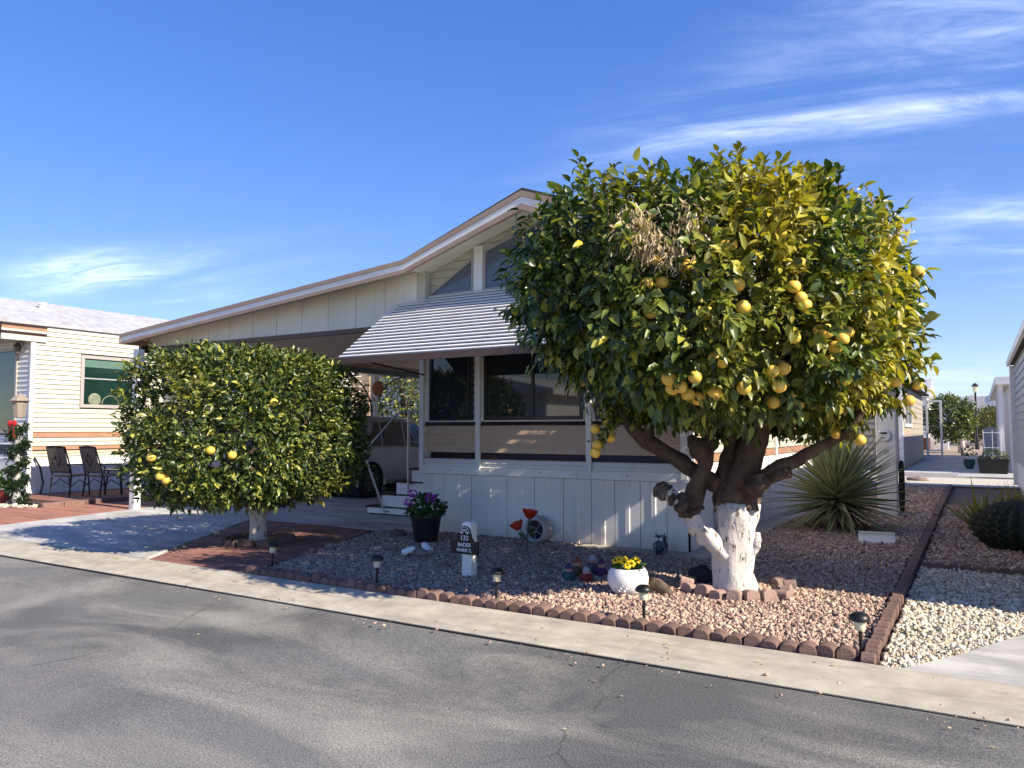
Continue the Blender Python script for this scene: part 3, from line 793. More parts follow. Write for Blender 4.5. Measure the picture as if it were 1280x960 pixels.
# gable windows
def poly_window(pts, ins=0.035):
    cx = sum(p[0] for p in pts) / len(pts); cz = sum(p[1] for p in pts) / len(pts)
    n = len(pts)
    inner = []
    for i in range(n):
        p0, p1, p2 = Vector(pts[i - 1]), Vector(pts[i]), Vector(pts[(i + 1) % n])
        d1 = (p1 - p0).normalized(); d2 = (p2 - p1).normalized()
        n1 = Vector((-d1.y, d1.x)); n2 = Vector((-d2.y, d2.x))
        if n1.dot(Vector((cx, cz)) - p1) < 0: n1, n2 = -n1, -n2
        k = (n1 + n2); k = k / max(0.25, (1 + n1.dot(n2)))
        inner.append(tuple(p1 + k * ins))
    b = MB()
    for i in range(n):
        j = (i + 1) % n
        a0, a1, b0, b1 = pts[i], pts[j], inner[i], inner[j]
        ya, yb = HY0 - 0.045, HY0 + 0.0
        b.hexa([(a0[0], ya, a0[1]), (a1[0], ya, a1[1]), (b1[0], ya, b1[1]), (b0[0], ya, b0[1]),
                (a0[0], yb, a0[1]), (a1[0], yb, a1[1]), (b1[0], yb, b1[1]), (b0[0], yb, b0[1])])
    fr = b.build('window', M['win_bronze'], HOUSE)
    MB().prism(inner, 'y', HY0 - 0.026, HY0 + 0.0).build('pane', M['glass_grey'], fr)
poly_window([(-6.86, 3.44), (-6.03, 3.44), (-6.03, 3.96)])
poly_window([(-5.86, 3.44), (-4.99, 3.44), (-4.99, 4.30), (-5.86, 4.02)])
poly_window([(-4.87, 3.44), (-4.00, 3.44), (-4.00, 4.02), (-4.87, 4.30)])
MB().box(-6.02, -5.87, HY0 - 0.05, HY0, 3.40, 4.09).build('mullion_trim', M['siding_white'], HOUSE)
# corner and window posts
for x, wd in ((-6.935, 0.075), (-5.945, 0.075), (-4.245, 0.075), (-2.99, 0.09)):
    MB().box(x - wd / 2, x + wd / 2, HY0 - 0.055, HY0 - 0.004, 0.90, 2.72).build('trim_post', M['white_paint'], HOUSE, bevel=0.004)
MB().box(HX1 - 0.0, HX1 + 0.045, HY0 - 0.03, HY0 + 0.09, 0.90, 3.72).build('corner_trim', M['white_paint'], HOUSE)
for yy in (10.3, 13.3, 16.9):
    MB().box(HX1 + 0.0, HX1 + 0.05, yy, yy + 0.10, 0.95, 3.72).build('trim_post', M['white_paint'], HOUSE)
MB().box(-6.948, -6.80, HY0 - 0.155, HY0 - 0.03, 3.05, 3.80).build('corner_trim', M['siding_cream'], HOUSE)
# small meter box on the brown stripe
MB().box(-6.86, -6.78, HY0 - 0.06, HY0, 1.10, 1.20).build('outlet_box', M['siding_grey'], HOUSE, bevel=0.006)
# skirting
SK = MB().box(HX0, HX1, HY0 + 0.0, HY0 + 0.02, 0.02, 0.9).build('skirting', M['skirt'], HOUSE)
sx = [-6.92, -6.53, -6.06, -5.48, -5.05, -4.62, -4.22, -3.90, -3.56, -3.22, -2.96]
def panel(b, u0, u1, z0, z1, axis, plane, out):
    g = 0.005; r = 0.010
    n0 = plane + out * 0.004; n1 = plane + out * 0.022; n2 = plane + out * 0.032
    um = (u0 + u1) / 2; hw = 0.035
    prof = [(u0 + g, n0), (u0 + g, n1), (um - hw, n1), (um - hw + 0.01, n2), (um + hw - 0.01, n2), (um + hw, n1), (u1 - g, n1), (u1 - g, n0)]
    if axis == 'x': b.prism(prof, 'z', z0, z1)
    else: b.prism([(q, p) for p, q in prof], 'z', z0, z1)
for i in range(len(sx) - 1):
    b = MB(); panel(b, sx[i], sx[i + 1], 0.045, 0.862, 'x', HY0, -1)
    b.build('skirting_panel', M['skirt'], SK)
SK2 = MB().box(HX1 - 0.02, HX1, HY0, HY1, 0.02, 0.9).build('skirting', M['skirt'], HOUSE)
yy = HY0 + 0.03
while yy < HY1 - 0.3:
    b = MB(); panel(b, yy, yy + 0.42, 0.06, 0.862, 'y', HX1, 1); b.build('skirting_panel', M['skirt'], SK2); yy += 0.42
b = MB().prism([(HY0 - 0.02, 0.866), (HY0 - 0.05, 0.872), (HY0 - 0.045, 0.975), (HY0 - 0.0, 0.985), (HY0, 0.866)], 'x', HX0 - 0.03, HX1 + 0.03)
rl = b.build('skirting_rail', M['white_paint'], HOUSE)
for x in (-6.42, -5.75, -4.95, -4.42, -3.72):
    MB().ell((x, HY0 - 0.05, 0.93), 0.011, 8, 5).build('screw', M['win_bronze'], rl)
MB().prism([(HX1 + 0.02, 0.866), (HX1 + 0.045, 0.872), (HX1 + 0.04, 0.975), (HX1, 0.985), (HX1, 0.866)], 'y', HY0 - 0.05, HY1).build('skirting_rail', M['white_paint'], HOUSE)
MB().box(HX0 - 0.02, HX1, HY0 - 0.05, HY0 - 0.0, 0.015, 0.045).build('base_channel', M['white_paint'], HOUSE)
# roof
Y_F = 8.35
def slope_slab(name, p, q, t0, t1, y0, y1, m, par):
    """slab following the line p-q in x,z; t0,t1 are depths below the line"""
    b = MB(); b.prism([(p[0], p[1] - t0), (q[0], q[1] - t0), (q[0], q[1] - t1), (p[0], p[1] - t1)], 'y', y0, y1)
    return b.build(name, m, par)
ROOF = slope_slab('roof', (EAVE_L[0] - 0.02, EAVE_L[1] - 0.007), PEAK, -0.02, 0.03, Y_F + 0.0, HY1 + 0.3, M['shingle'], HOUSE)
slope_slab('roof_slope', PEAK, EAVE_R, -0.02, 0.03, Y_F + 0.0, HY1 + 0.3, M['shingle'], ROOF)
slope_slab('soffit', EAVE_L, PEAK, 0.034, 0.12, Y_F + 0.05, HY1 + 0.2, M['soffit'], ROOF)
slope_slab('soffit', PEAK, EAVE_R, 0.034, 0.12, Y_F + 0.05, HY1 + 0.2, M['soffit'], ROOF)
def fascia(par, p, q, offs_p, offs_q, y0, y1, mm):
    b = MB(); b.prism([(p[0], p[1] - offs_p[0]), (q[0], q[1] - offs_q[0]), (q[0], q[1] - offs_q[1]), (p[0], p[1] - offs_p[1])], 'y', y0, y1)
    return b.build('fascia', mm, par)
GB = [(0.022, 0.10, 'fascia_tan', 0.0), (0.102, 0.195, 'white_paint', 0.012), (0.197, 0.275, 'fascia_tan', 0.004)]
CB = [(0.0, 0.062, 'fascia_tan', 0.0), (0.064, 0.138, 'white_paint', 0.012), (0.14, 0.195, 'fascia_tan', 0.004)]
for g_, c_ in zip(GB, CB):
    fascia(ROOF, EAVE_L, PEAK, c_[:2], g_[:2], Y_F - 0.03 + g_[3], Y_F + 0.03 + g_[3], M[g_[2]])
    fascia(ROOF, PEAK, EAVE_R, g_[:2], g_[:2], Y_F - 0.03 + g_[3], Y_F + 0.03 + g_[3], M[g_[2]])
# right eave gutter
MB().prism([(EAVE_R[0], EAVE_R[1] - 0.10), (EAVE_R[0] + 0.09, EAVE_R[1] - 0.09), (EAVE_R[0] + 0.10, EAVE_R[1] + 0.01), (EAVE_R[0], EAVE_R[1] + 0.012)], 'y', Y_F + 0.035, HY1 + 0.3).build('gutter', M['white_paint'], ROOF)
# small dark star ornament on the wall beside the awning
AW = MB()
A0, A1 = Vector((0, 8.86, 3.46)), Vector((0, 7.50, 2.455))
AX0, AX1 = -7.30, -2.80
AW.prism([(A0.y, A0.z - 0.035), (A1.y, A1.z - 0.035), (A1.y, A1.z - 0.055), (A0.y, A0.z - 0.055)], 'x', AX0 + 0.03, AX1 - 0.03)
AWN = AW.build('awning', M['awning_pan'], HOUSE); AWN['label'] = 'white slatted metal window awning with brown valance'
NS = 19
dv = (A1 - A0) / NS
for i in range(NS):
    c = A0 + dv * (i + 0.5)
    t = Vector((0, -0.90, -0.43)).normalized(); nrm = Vector((0, -0.43, 0.90)).normalized()
    hw = 0.0225; th = 0.006
    p = [c - t * hw + nrm * th, c + t * hw + nrm * th, c + t * hw - nrm * th - Vector((0, 0, 0.006)), c - t * hw - nrm * th]
    MB().prism([(q.y, q.z) for q in p], 'x', AX0 + random.uniform(-0.004, 0.004), AX1).build('slat', M['slat'], AWN)
MB().box(AX0 - 0.03, AX1 + 0.03, 7.455, 7.485, 2.365, 2.452).build('valance', M['fascia_brown'], AWN)
for xx in (AX0, AX1 - 0.03):
    MB().prism([(7.485, 2.38), (7.485, 2.43), (A0.y, A0.z - 0.06), (A0.y, A0.z - 0.12)], 'x', xx, xx + 0.03).build('side_rail', M['fascia_brown'], AWN)
for xx in (-6.4, -6.05, -5.3, -3.6):
    MB().prism([(7.49, 2.40), (7.49, 2.425), (A0.y, A0.z - 0.057), (A0.y, A0.z - 0.085)], 'x', xx, xx + 0.03).build('rib', M['awning_pan'], AWN)
for xx in (-6.90, -4.2, -2.9):
    MB().tube([(xx, 7.52, 2.41), (xx, 8.86, 2.30)], 0.011, 8).build('support_arm', M['black_metal'], AWN)
# star hung at the wall corner
b = MB(); st = []
for k in range(10):
    r = 0.05 if k % 2 == 0 else 0.026; t = math.pi / 2 + k * math.pi / 5
    st.append((-6.93 + r * math.cos(t), 3.50 + r * math.sin(t)))
b.prism(st, 'y', 8.82, 8.836)
tag(b.build('star_ornament', M['black_metal']), 'small dark star ornament hung on cream wall above the awning', 'ornament')

# ------------------------------------------------------------------ carport
CP = thing('carport', 'flat roofed carport with cream gable panels and tan fascia beside the house', 'carport', (-10.2, 13, 0))
CL, CR = (-13.63, 3.285), (-6.87, 3.90)
CS = (CR[1] - CL[1]) / (CR[0] - CL[0])
def cz(x): return CL[1] + CS * (x - CL[0])
slope_slab('roof', CL, (CR[0] - 0.02, CR[1] - 0.002), 0.0, 0.03, Y_F, 20.2, M['pale_roof'], CP)
yy = Y_F + 0.08
while yy < 20.0:
    slope_slab('roof_pan', (CL[0] + 0.02, CL[1]), (CR[0] - 0.05, cz(CR[0] - 0.05)), 0.034, 0.085, yy, yy + 0.285, M['underside'], CP)
    yy += 0.30
for c_ in CB:
    fascia(CP, CL, CR, c_[:2], c_[:2], Y_F - 0.03 + c_[3], Y_F + 0.03 + c_[3], M[c_[2]])
MB().box(CL[0] - 0.03, CL[0] + 0.0, Y_F - 0.03, 20.2, CL[1] - 0.19, CL[1] - 0.001).build('fascia', M['fascia_tan'], CP)
YI = 8.74
edges = [-13.40 + 0.585 * i for i in range(12)]; edges[-1] = -6.945
for i in range(11):
    a, c = edges[i] + 0.006, edges[i + 1] - 0.006
    zb = 3.055 if True else 0
    if cz(a) - 0.09 < zb + 0.02: a = CL[0] + (zb + 0.11 - CL[1]) / CS
    if a >= c: continue
    b = MB(); b.prism([(a, zb), (c, zb), (c, cz(c) - 0.088), (a, cz(a) - 0.088)], 'y', YI, YI + 0.03)
    pn = b.build('gable_panel', M['infill'], CP)
MB().box(-13.4, -6.95, YI + 0.032, YI + 0.05, 3.06, 3.10).build('backing_rail', M['awning_pan'], CP)
MB().box(-13.45, -6.95, YI - 0.035, YI + 0.06, 2.985, 3.052).build('header_beam', M['fascia_brown'], CP)
MB().box(-13.32, -13.22, 8.5, 20.0, 2.93, 3.06).build('side_beam', M['black_metal'], CP)
for yy in (8.40, 14.9, 19.3):
    pz = 3.04 if yy > 9 else 2.984
    MB().box(-13.33, -13.17, yy, yy + 0.13, 0.0, pz - (0.11 if yy > 9 else 0)).build('post', M['white_paint'], CP, bevel=0.008)
    for s in (-1, 1):
        if yy < 9 and s < 0: continue
        pts = []
        for k in range(9):
            t = k / 8 * math.pi / 2
            pts.append((-13.27, yy + 0.065 + s * (0.06 + 1.3 * (1 - math.cos(t))), 1.85 + 1.08 * math.sin(t)))
        MB().tube(pts, 0.02, 8).build('arch_brace', M['black_metal'], CP, smooth=True)
pts = []
for k in range(9):
    t = k / 8 * math.pi / 2
    pts.append((-13.2 + 0.02 + 1.2 * (1 - math.cos(t)), 8.56, 2.0 + 0.99 * math.sin(t)))
MB().tube(pts, 0.02, 8).build('arch_brace', M['black_metal'], CP, smooth=True)
M['bulb'] = mat('bulb_glass', (0.85, 0.85, 0.8), 0.15, spec=0.8)
SLT = thing('string_lights', 'string of small white bulbs hung along the dark carport beam', 'string lights', (-13.15, 13, 2.9))
MB().tube([(-13.19, 8.7 + 0.5 * k, 2.915 - 0.012 * (k % 2)) for k in range(22)], 0.005, 5).build('cord', M['black_plastic'], SLT)
for k in range(22):
    MB().ell((-13.19, 8.7 + 0.5 * k, 2.885), (0.028, 0.028, 0.036), 8, 6).build('bulb', M['bulb'], SLT, smooth=True)
# orange disc
b = MB().lathe([(0.0, -0.02), (0.16, -0.018), (0.19, 0.0), (0.16, 0.018), (0.0, 0.025)], 20, (-13.05, 14.85, 2.55), 'y')
M['terracotta'] = mat('terracotta', (0.34, 0.11, 0.035), 0.7, var=0.3, scale=12)
tag(b.build('sun_plaque', M['terracotta'], smooth=True), 'round orange sun plaque hung on the carport post', 'plaque')

# ------------------------------------------------------------------ entry steps
ST = thing('entry_steps', 'white sided entry steps with dark red treads beside the house', 'steps', (-8, 10.5, 0.05))
sxs = [-9.03, -8.71, -8.39, -8.07]; sz = [0.20, 0.42, 0.64, 0.86]
for i in range(4):
    z0 = 0.075 if i == 0 else sz[i - 1]
    MB().box(sxs[i], HX0 - 0.01, 10.05, 11.15, z0, sz[i] - 0.03).build('step', M['white_paint'], ST)
    MB().box(sxs[i] - 0.03, (sxs[i + 1] - 0.002) if i < 3 else HX0 - 0.01, 10.03, 11.17, sz[i] - 0.029, sz[i]).build('tread', M['tread'], ST)
MB().box(-9.01, HX0 - 0.01, 10.07, 11.13, 0.05, 0.075).build('base', M['black_plastic'], ST)
pts = [(-8.60, 10.0, 0.09), (-9.05, 10.0, 1.02), (-9.06, 10.0, 1.10), (-9.0, 10.0, 1.18), (-8.35, 10.0, 1.76), (-8.22, 10.0, 1.80), (-7.0, 10.0, 1.80)]
rl = MB().tube(pts, 0.017, 8).build('handrail', M['silver'], ST, smooth=True)
MB().tube([(-8.10, 10.0, 0.50), (-8.10, 10.0, 1.79)], 0.017, 8).build('baluster', M['silver'], rl, smooth=True)
MB().tube([(-8.10, 10.0, 1.30), (-7.0, 10.0, 1.30)], 0.008, 6).build('rail_wire', M['silver'], rl)
for zz, xx in ((0.12, -8.61), (0.20, -8.66), (0.6, -8.1)):
    MB().tube([(xx, 9.995, zz), (xx + 0.07, 10.06, zz)], 0.012, 6).build('bracket', M['silver'], rl)

# ------------------------------------------------------------------ car
CAR = thing('parked_car', 'silver grey sport utility car parked under the carport', 'car', (-11.97, 13.75, 0.05))
def car():
    st = [  # y, half width, z bottom, z belt, z roof, half width roof
        (-2.08, 0.74, 0.50, 0.86, 0.92, 0.62), (-2.02, 0.84, 0.38, 0.98, 1.06, 0.70), (-1.92, 0.89, 0.32, 1.06, 1.26, 0.70),
        (-1.72, 0.92, 0.28, 1.08, 1.48, 0.70), (-1.48, 0.93, 0.26, 1.08, 1.65, 0.71), (-1.15, 0.93, 0.26, 1.08, 1.72, 0.72), (-0.7, 0.93, 0.26, 1.07, 1.745, 0.72), (-0.2, 0.93, 0.26, 1.05, 1.74, 0.72),
        (0.35, 0.93, 0.26, 1.03, 1.69, 0.71), (0.8, 0.93, 0.26, 1.02, 1.42, 0.70), (1.15, 0.92, 0.26, 1.00, 1.14, 0.70), (1.35, 0.92, 0.26, 0.98, 1.06, 0.72),
        (1.9, 0.89, 0.28, 0.90, 0.98, 0.70), (2.15, 0.82, 0.34, 0.80, 0.88, 0.60), (2.25, 0.70, 0.42, 0.66, 0.72, 0.55)]
    b = MB(); n = None; V = []; 
    for (y, hw, zb, zl, zr, wr) in st:
        half = [(0.0, zb), (hw * 0.86, zb), (hw * 0.97, zb + 0.10), (hw, (zb + zl) * 0.5), (hw * 0.985, zl - 0.03), (hw * 0.955, zl), (wr + 0.06, zr - 0.10), (wr, zr - 0.04), (wr - 0.12, zr), (0.0, zr + 0.01)]
        ring = half + [(-x, z) for x, z in half[-2:0:-1]]
        n = len(ring); V += [(x, y, z) for x, z in ring]
    F = []
    for i in range(len(st) - 1):
        for k in range(n):
            k2 = (k + 1) % n
            F.append((i * n + k, i * n + k2, (i + 1) * n + k2, (i + 1) * n + k))
    F.append(tuple(range(n))); F.append(tuple(range((len(st) - 1) * n, len(st) * n)))
    b.add(V, F)
    body = b.build('body', M['car'], CAR, smooth=True, local=True)
    for yw in (-1.35, 1.35):      # cut the wheel arches
        cut = MB().lathe([(0.41, -1.2), (0.41, 1.2)], 28, (0, yw, 0.36), 'x').build('cutter', M['dark_trim'], CAR, local=True)
        md = body.modifiers.new('arch', 'BOOLEAN'); md.operation = 'DIFFERENCE'; md.object = cut; md.solver = 'EXACT'
        me = bpy.data.meshes.new_from_object(body.evaluated_get(bpy.context.evaluated_depsgraph_get()))
        body.modifiers.clear(); body.data = me; bpy.data.objects.remove(cut)
        MB().lathe([(0.408, -0.90), (0.408, 0.90), (0.400, 0.90), (0.400, -0.90), (0.408, -0.90)], 28, (0, yw, 0.36), 'x').build('wheel_well', M['dark_trim'], CAR, local=True)
    def P(s, y, t):   # point on the glasshouse side, t 0 belt .. 1 roof
        for i in range(len(st) - 1):
            if st[i][0] <= y <= st[i + 1][0]:
                f = (y - st[i][0]) / (st[i + 1][0] - st[i][0])
                a = [st[i][j] + f * (st[i + 1][j] - st[i][j]) for j in range(6)]
                x0, z0 = a[1] * 0.955, a[3]; x1, z1 = a[5] + 0.06, a[4] - 0.10
                return (s * (x0 + (x1 - x0) * t + 0.006), y, z0 + (z1 - z0) * t)
    for s in (-1, 1):
        for (ya, yb, ya2, yb2) in ((-1.42, -0.98, -1.14, -0.98), (-0.92, -0.20, -0.92, -0.24), (-0.12, 0.98, -0.16, 0.36)):
            lo = [P(s, ya + (yb - ya) * k / 6, 0.05) for k in range(7)]; hi = [P(s, ya2 + (yb2 - ya2) * k / 6, 0.97) for k in range(7)]
            q = MB(); q.add(lo + hi, [(k, k + 1, 8 + k, 7 + k) for k in range(6)])
            q.build('side_window', M['glass'], CAR, local=True)
        MB().box(s * 0.925 - 0.02, s * 0.925 + 0.02, -0.85, -0.65, 0.90, 0.925).build('door_handle', M['car'], CAR, bevel=0.006, local=True)
        MB().box(s * 0.925 - 0.02, s * 0.925 + 0.02, 0.12, 0.32, 0.89, 0.915).build('door_handle', M['car'], CAR, bevel=0.006, local=True)
        b = MB(); b.hexa([(s * 0.76, -2.06, 0.86), (s * 0.905, -1.93, 0.86), (s * 0.90, -1.8, 0.86), (s * 0.74, -1.98, 0.86), (s * 0.70, -1.96, 1.16), (s * 0.87, -1.90, 1.16), (s * 0.86, -1.78, 1.16), (s * 0.68, -1.9, 1.16)])
        b.build('tail_lamp', M['tail'], CAR, local=True)
        b = MB(); b.ell((s * 1.0, 0.62, 1.08), (0.10, 0.06, 0.075), 10, 6); b.build('mirror', M['car'], CAR, smooth=True, local=True)
        for yw in (-1.35, 1.35):
            b = MB(); c = (s * 0.80, yw, 0.35)
            b.lathe([(0.20, -0.11), (0.32, -0.11), (0.35, -0.07), (0.35, 0.07), (0.32, 0.12), (0.21, 0.12)], 28, c, 'x')
            wh = b.build('wheel', M['tyre'], CAR, smooth=True, local=True)
            b = MB(); b.lathe([(0.0, 0.06), (0.06, 0.07), (0.20, 0.02), (0.215, 0.05), (0.225, 0.10), (0.215, 0.125)] if s > 0 else [(0.0, -0.06), (0.06, -0.07), (0.20, -0.02), (0.215, -0.05), (0.225, -0.10), (0.215, -0.125)], 24, c, 'x')
            b.build('rim', M['dark_trim'], wh, smooth=True, local=True)
            for k in range(6):
                t = 2 * math.pi * k / 6 + 0.2
                b = MB(); b.tube([(s * 0.885, yw, 0.35), (s * 0.90, yw + 0.20 * math.cos(t), 0.35 + 0.20 * math.sin(t))], [0.040, 0.030], 6)
                b.build('spoke', M['alloy'], wh, local=True)
            b = MB(); pr = []
            for k in range(17):
                t = -0.25 + (math.pi + 0.5) * k / 16
                pr.append((s * 0.925, yw + 0.43 * math.cos(t), 0.36 + 0.43 * math.sin(t)))
            b.tube(pr, 0.028, 6); b.build('wheel_arch', M['car'], CAR, smooth=True, local=True)
    MB().box(-0.80, 0.80, -2.14, -1.98, 0.36, 0.62).build('rear_bumper', M['dark_trim'], CAR, bevel=0.03, local=True)
    MB().box(-0.26, 0.26, -2.10, -2.06, 0.66, 0.79).build('number_plate', M['white_paint'], CAR, local=True)
    q = MB(); q.add([(-0.60, -1.975, 1.19), (0.60, -1.975, 1.19), (0.58, -1.60, 1.60), (-0.58, -1.60, 1.60)], [(0, 1, 2, 3)]); q.build('rear_window', M['glass'], CAR, local=True)
    q = MB(); q.add([(-0.66, 1.14, 1.13), (0.66, 1.14, 1.13), (0.63, 0.42, 1.665), (-0.63, 0.42, 1.665)], [(0, 1, 2, 3)]); q.build('windscreen', M['glass'], CAR, local=True)
car()

# ------------------------------------------------------------------ foliage
LEAF_T = np.array([(0, 0, 0), (0.32, 0.5, 0.10), (0.34, 0, -0.02), (0.32, -0.5, 0.10), (0.68, 0.40, 0.04), (0.70, 0, -0.06), (0.68, -0.40, 0.04), (1.0, 0, -0.16)])
LEAF_F = np.array([(0, 1, 2), (0, 2, 3), (1, 4, 5), (1, 5, 2), (2, 5, 6), (2, 6, 3), (4, 7, 5), (5, 7, 6)])
LEAF2_T = np.array([(0, 0, 0), (0.5, 0.5, 0.08), (1.0, 0, -0.1), (0.5, -0.5, 0.08)])
LEAF2_F = np.array([(0, 1, 2), (0, 2, 3)])
def unit(a): return a / np.maximum(np.linalg.norm(a, axis=-1, keepdims=True), 1e-9)
def leaf_frames(D, N):
    D = unit(D); N = unit(N - D * np.sum(N * D, 1, keepdims=True)); S = np.cross(N, D); return D, S, N
def leaves(name, P, D, N, L, W, m, parent, yel=None, simple=False):
    T, Fc = (LEAF2_T, LEAF2_F) if simple else (LEAF_T, LEAF_F)
    D, S, N = leaf_frames(D, N)
    n = len(P); k = len(T)
    V = P[:, None, :] + D[:, None, :] * (T[None, :, 0:1] * L[:, None, None]) + S[:, None, :] * (T[None, :, 1:2] * W[:, None, None]) + N[:, None, :] * (T[None, :, 2:3] * L[:, None, None])
    Fa = (Fc[None] + (np.arange(n) * k)[:, None, None]).reshape(-1, 3)
    at = {'yel': np.repeat(yel if yel is not None else np.zeros(n), k)}
    return numpy_mesh(name, V.reshape(-1, 3), Fa, m, parent, at, smooth=not simple)
def vnoise(P, f, seed):
    """cheap smooth vector noise by summed sines"""
    r = np.random.default_rng(seed); o = np.zeros(len(P))
    for i in range(7):
        k = unit(r.normal(size=(1, 3)))[0] * f * r.uniform(0.6, 1.6)
        o += np.sin(P @ k + r.uniform(0, 6.28)) * r.uniform(0.6, 1)
    return o / 3.2
class Crown:
    def __init__(s, c, r, nxy=2.2, nz=2.6, lump=0.09, lf=3.5, seed=3, low=None):
        s.c = np.array(c, float); s.r = np.array(r, float); s.nxy = nxy; s.nz = nz; s.lump = lump; s.lf = lf; s.seed = seed; s.low = low
    def radius(s, d):
        """distance from the centre to the surface along unit directions d"""
        q = np.abs(d) / s.r
        F = ((q[:, 0] ** s.nxy + q[:, 1] ** s.nxy) ** (s.nz / s.nxy) + q[:, 2] ** s.nz) ** (1 / s.nz)
        R = 1 / F * (1 + s.lump * vnoise(d, s.lf, s.seed) + s.lump * 0.6 * vnoise(d, s.lf * 2.7, s.seed + 1))
        if s.low is not None: R = R * s.low(d)
        return R
    def sample(s, n, inner=0.5, power=3.0):
        """points in the crown, dense towards the surface, evenly spread over it"""
        d = unit(rng.normal(size=(n * 2, 3))); R = s.radius(d)
        keep = rng.uniform(size=len(d)) < (R / R.max()) ** 2
        d = d[keep][:n]; R = R[keep][:n]
        f = inner + (1 - inner) * rng.uniform(size=len(d)) ** (1 / power)
        return s.c + d * (R * f)[:, None], d, f
    def hit(s, x, y, depth=0.0):
        """where the sight line of a picture point meets the crown"""
        d = unit(ray(x, y)); t = np.linspace(3, 14, 700)
        P = _C + d[None] * t[:, None]; v = P - s.c; l = np.linalg.norm(v, axis=1)
        ins = l < s.radius(v / l[:, None]) * (1 - depth)
        i = np.argmax(ins) if ins.any() else int(np.argmin(l))
        return P[i]
def sprigs(cr, n_sprig, per, L, Wr, inner, power, droop=0.15, spread=0.10, out_w=0.7, up_w=0.5, seed=1, gap=-0.42, gapf=7.0):
    P0, d, f = cr.sample(int(n_sprig * 1.18), inner, power)
    keep = ~((f > 0.80) & (vnoise(P0, gapf, seed + 70) < gap))
    P0, d, f = P0[keep][:n_sprig], d[keep][:n_sprig], f[keep][:n_sprig]
    out = unit(d * np.array([1, 1, 1.0]))
    ax = unit(out * out_w + np.array([0, 0, up_w]) + rng.normal(size=d.shape) * 0.55)
    n = len(P0); m = n * per
    idx = np.repeat(np.arange(n), per)
    t = np.tile(np.linspace(0, 1, per), n)
    P = P0[idx] + ax[idx] * (t * spread * rng.uniform(0.6, 1.5, n)[idx])[:, None] + rng.normal(size=(m, 3)) * 0.02
    rnd = unit(rng.normal(size=(m, 3)))
    D = unit(ax[idx] * (0.25 + 0.6 * t)[:, None] + rnd * 0.85 + out[idx] * 0.35 + np.array([0, 0, -droop]))
    N = unit(out[idx] * 0.55 + np.array([0, 0, 0.75]) + rng.normal(size=(m, 3)) * 0.45)
    Ls = L * rng.uniform(0.45, 1.35, m); Ws = Ls * Wr * rng.uniform(0.8, 1.2, m)
    return P, D, N, Ls, Ws, d[idx], f[idx]

def branch_path(p, q, bend=0.1, n=6, seed=0):
    p = Vector(p); q = Vector(q); r = random.Random(seed); out = []
    k = Vector((r.uniform(-1, 1), r.uniform(-1, 1), r.uniform(-0.4, 1))) * bend * (q - p).length
    for i in range(n + 1):
        t = i / n; out.append(p.lerp(q, t) + k * (4 * t * (1 - t)) * 0.5 + Vector((r.uniform(-1, 1), r.uniform(-1, 1), r.uniform(-1, 1))) * 0.012)
    return out

M['ring_block'] = mat('ring_block', (0.34, 0.235, 0.195), 0.9, col2=(0.24, 0.155, 0.13), scale=12, bump=0.6, bscale=60, obj_rand=0.2)
# ---- big grapefruit tree
TB = Vector((-1.94, 7.12, 0.03))
TREE = thing('citrus_tree', 'large citrus tree heavy with yellow fruit on a whitewashed trunk', 'tree', TB)
def low_fn(d):
    u = d @ np.array([_R[0], _R[1], 0]); v = d[:, 2]
    # the skirt of the crown rises on its street-left side and hangs lower elsewhere
    k = np.ones(len(d))
    k -= 0.17 * np.clip(-u - 0.30, 0, 1) * np.clip(-v * 2.2, 0, 1) / 0.7
    k -= 0.07 * np.clip(-v * 1.8 - 0.5, 0, 1)
    k += 0.10 * np.clip(u * 1.3, 0, 1) * np.clip(-v * 1.8, 0, 1)
    k += 0.05 * np.clip(-u, 0, 1) * np.clip(v * 1.6, 0, 1)
    return k
CR1 = Crown((-2.05, 6.82, 2.50), (1.50, 1.92, 0.97), 2.3, 2.9, 0.07, 4.0, 11, low_fn)
M['driftwood0'] = mat('cut_wood', (0.20, 0.17, 0.14), 0.9, col2=(0.05, 0.035, 0.028), scale=16, bump=0.9, bscale=30)
# whitewashed trunk and bare limbs
tr = MB()
tp = [(TB.x + dx, TB.y + dy, z) for dx, dy, z in ((0.0, 0, -0.02), (0.0, 0, 0.06), (-0.01, 0, 0.2), (-0.005, 0, 0.4), (0.0, 0, 0.58), (0.02, 0, 0.72), (0.03, 0, 0.84))]
tr.tube(tp, [0.215, 0.192, 0.176, 0.172, 0.178, 0.190, 0.200], 28, 0.22)
trunk = tr.build('trunk', M['whitewash'], TREE, smooth='all'); trunk['label'] = 'thick gnarled trunk painted white'
def limb(pts, rad, seg=14, jit=0.22, m='bark', name='limb'):
    gn = name != 'limb'; sub_ = 9 if gn else 5
    # densify
    P = [Vector(p) for p in pts]; Q = []; Rr = []
    for i in range(len(P) - 1):
        for k in range(sub_):
            t = k / sub_; Q.append(P[i].lerp(P[i + 1], t)); Rr.append(rad[i] + (rad[i + 1] - rad[i]) * t)
    Q.append(P[-1]); Rr.append(rad[-1])
    for _ in range(2):
        Q = [Q[0]] + [(Q[i - 1] + Q[i] * 2 + Q[i + 1]) / 4 for i in range(1, len(Q) - 1)] + [Q[-1]]
    return MB().tube(Q, Rr, seg + (8 if gn else 4), jit, True, 21.0 if gn else 11.0).build(name, M[m], TREE, smooth='all')
Yt = 7.12
limb([(-1.92, 7.08, 0.26), (-2.09, 6.96, 0.46), (-2.22, 6.90, 0.62), (-2.29, 6.88, 0.74)], [0.085, 0.09, 0.078, 0.075], 18, 0.45, 'whitewash')
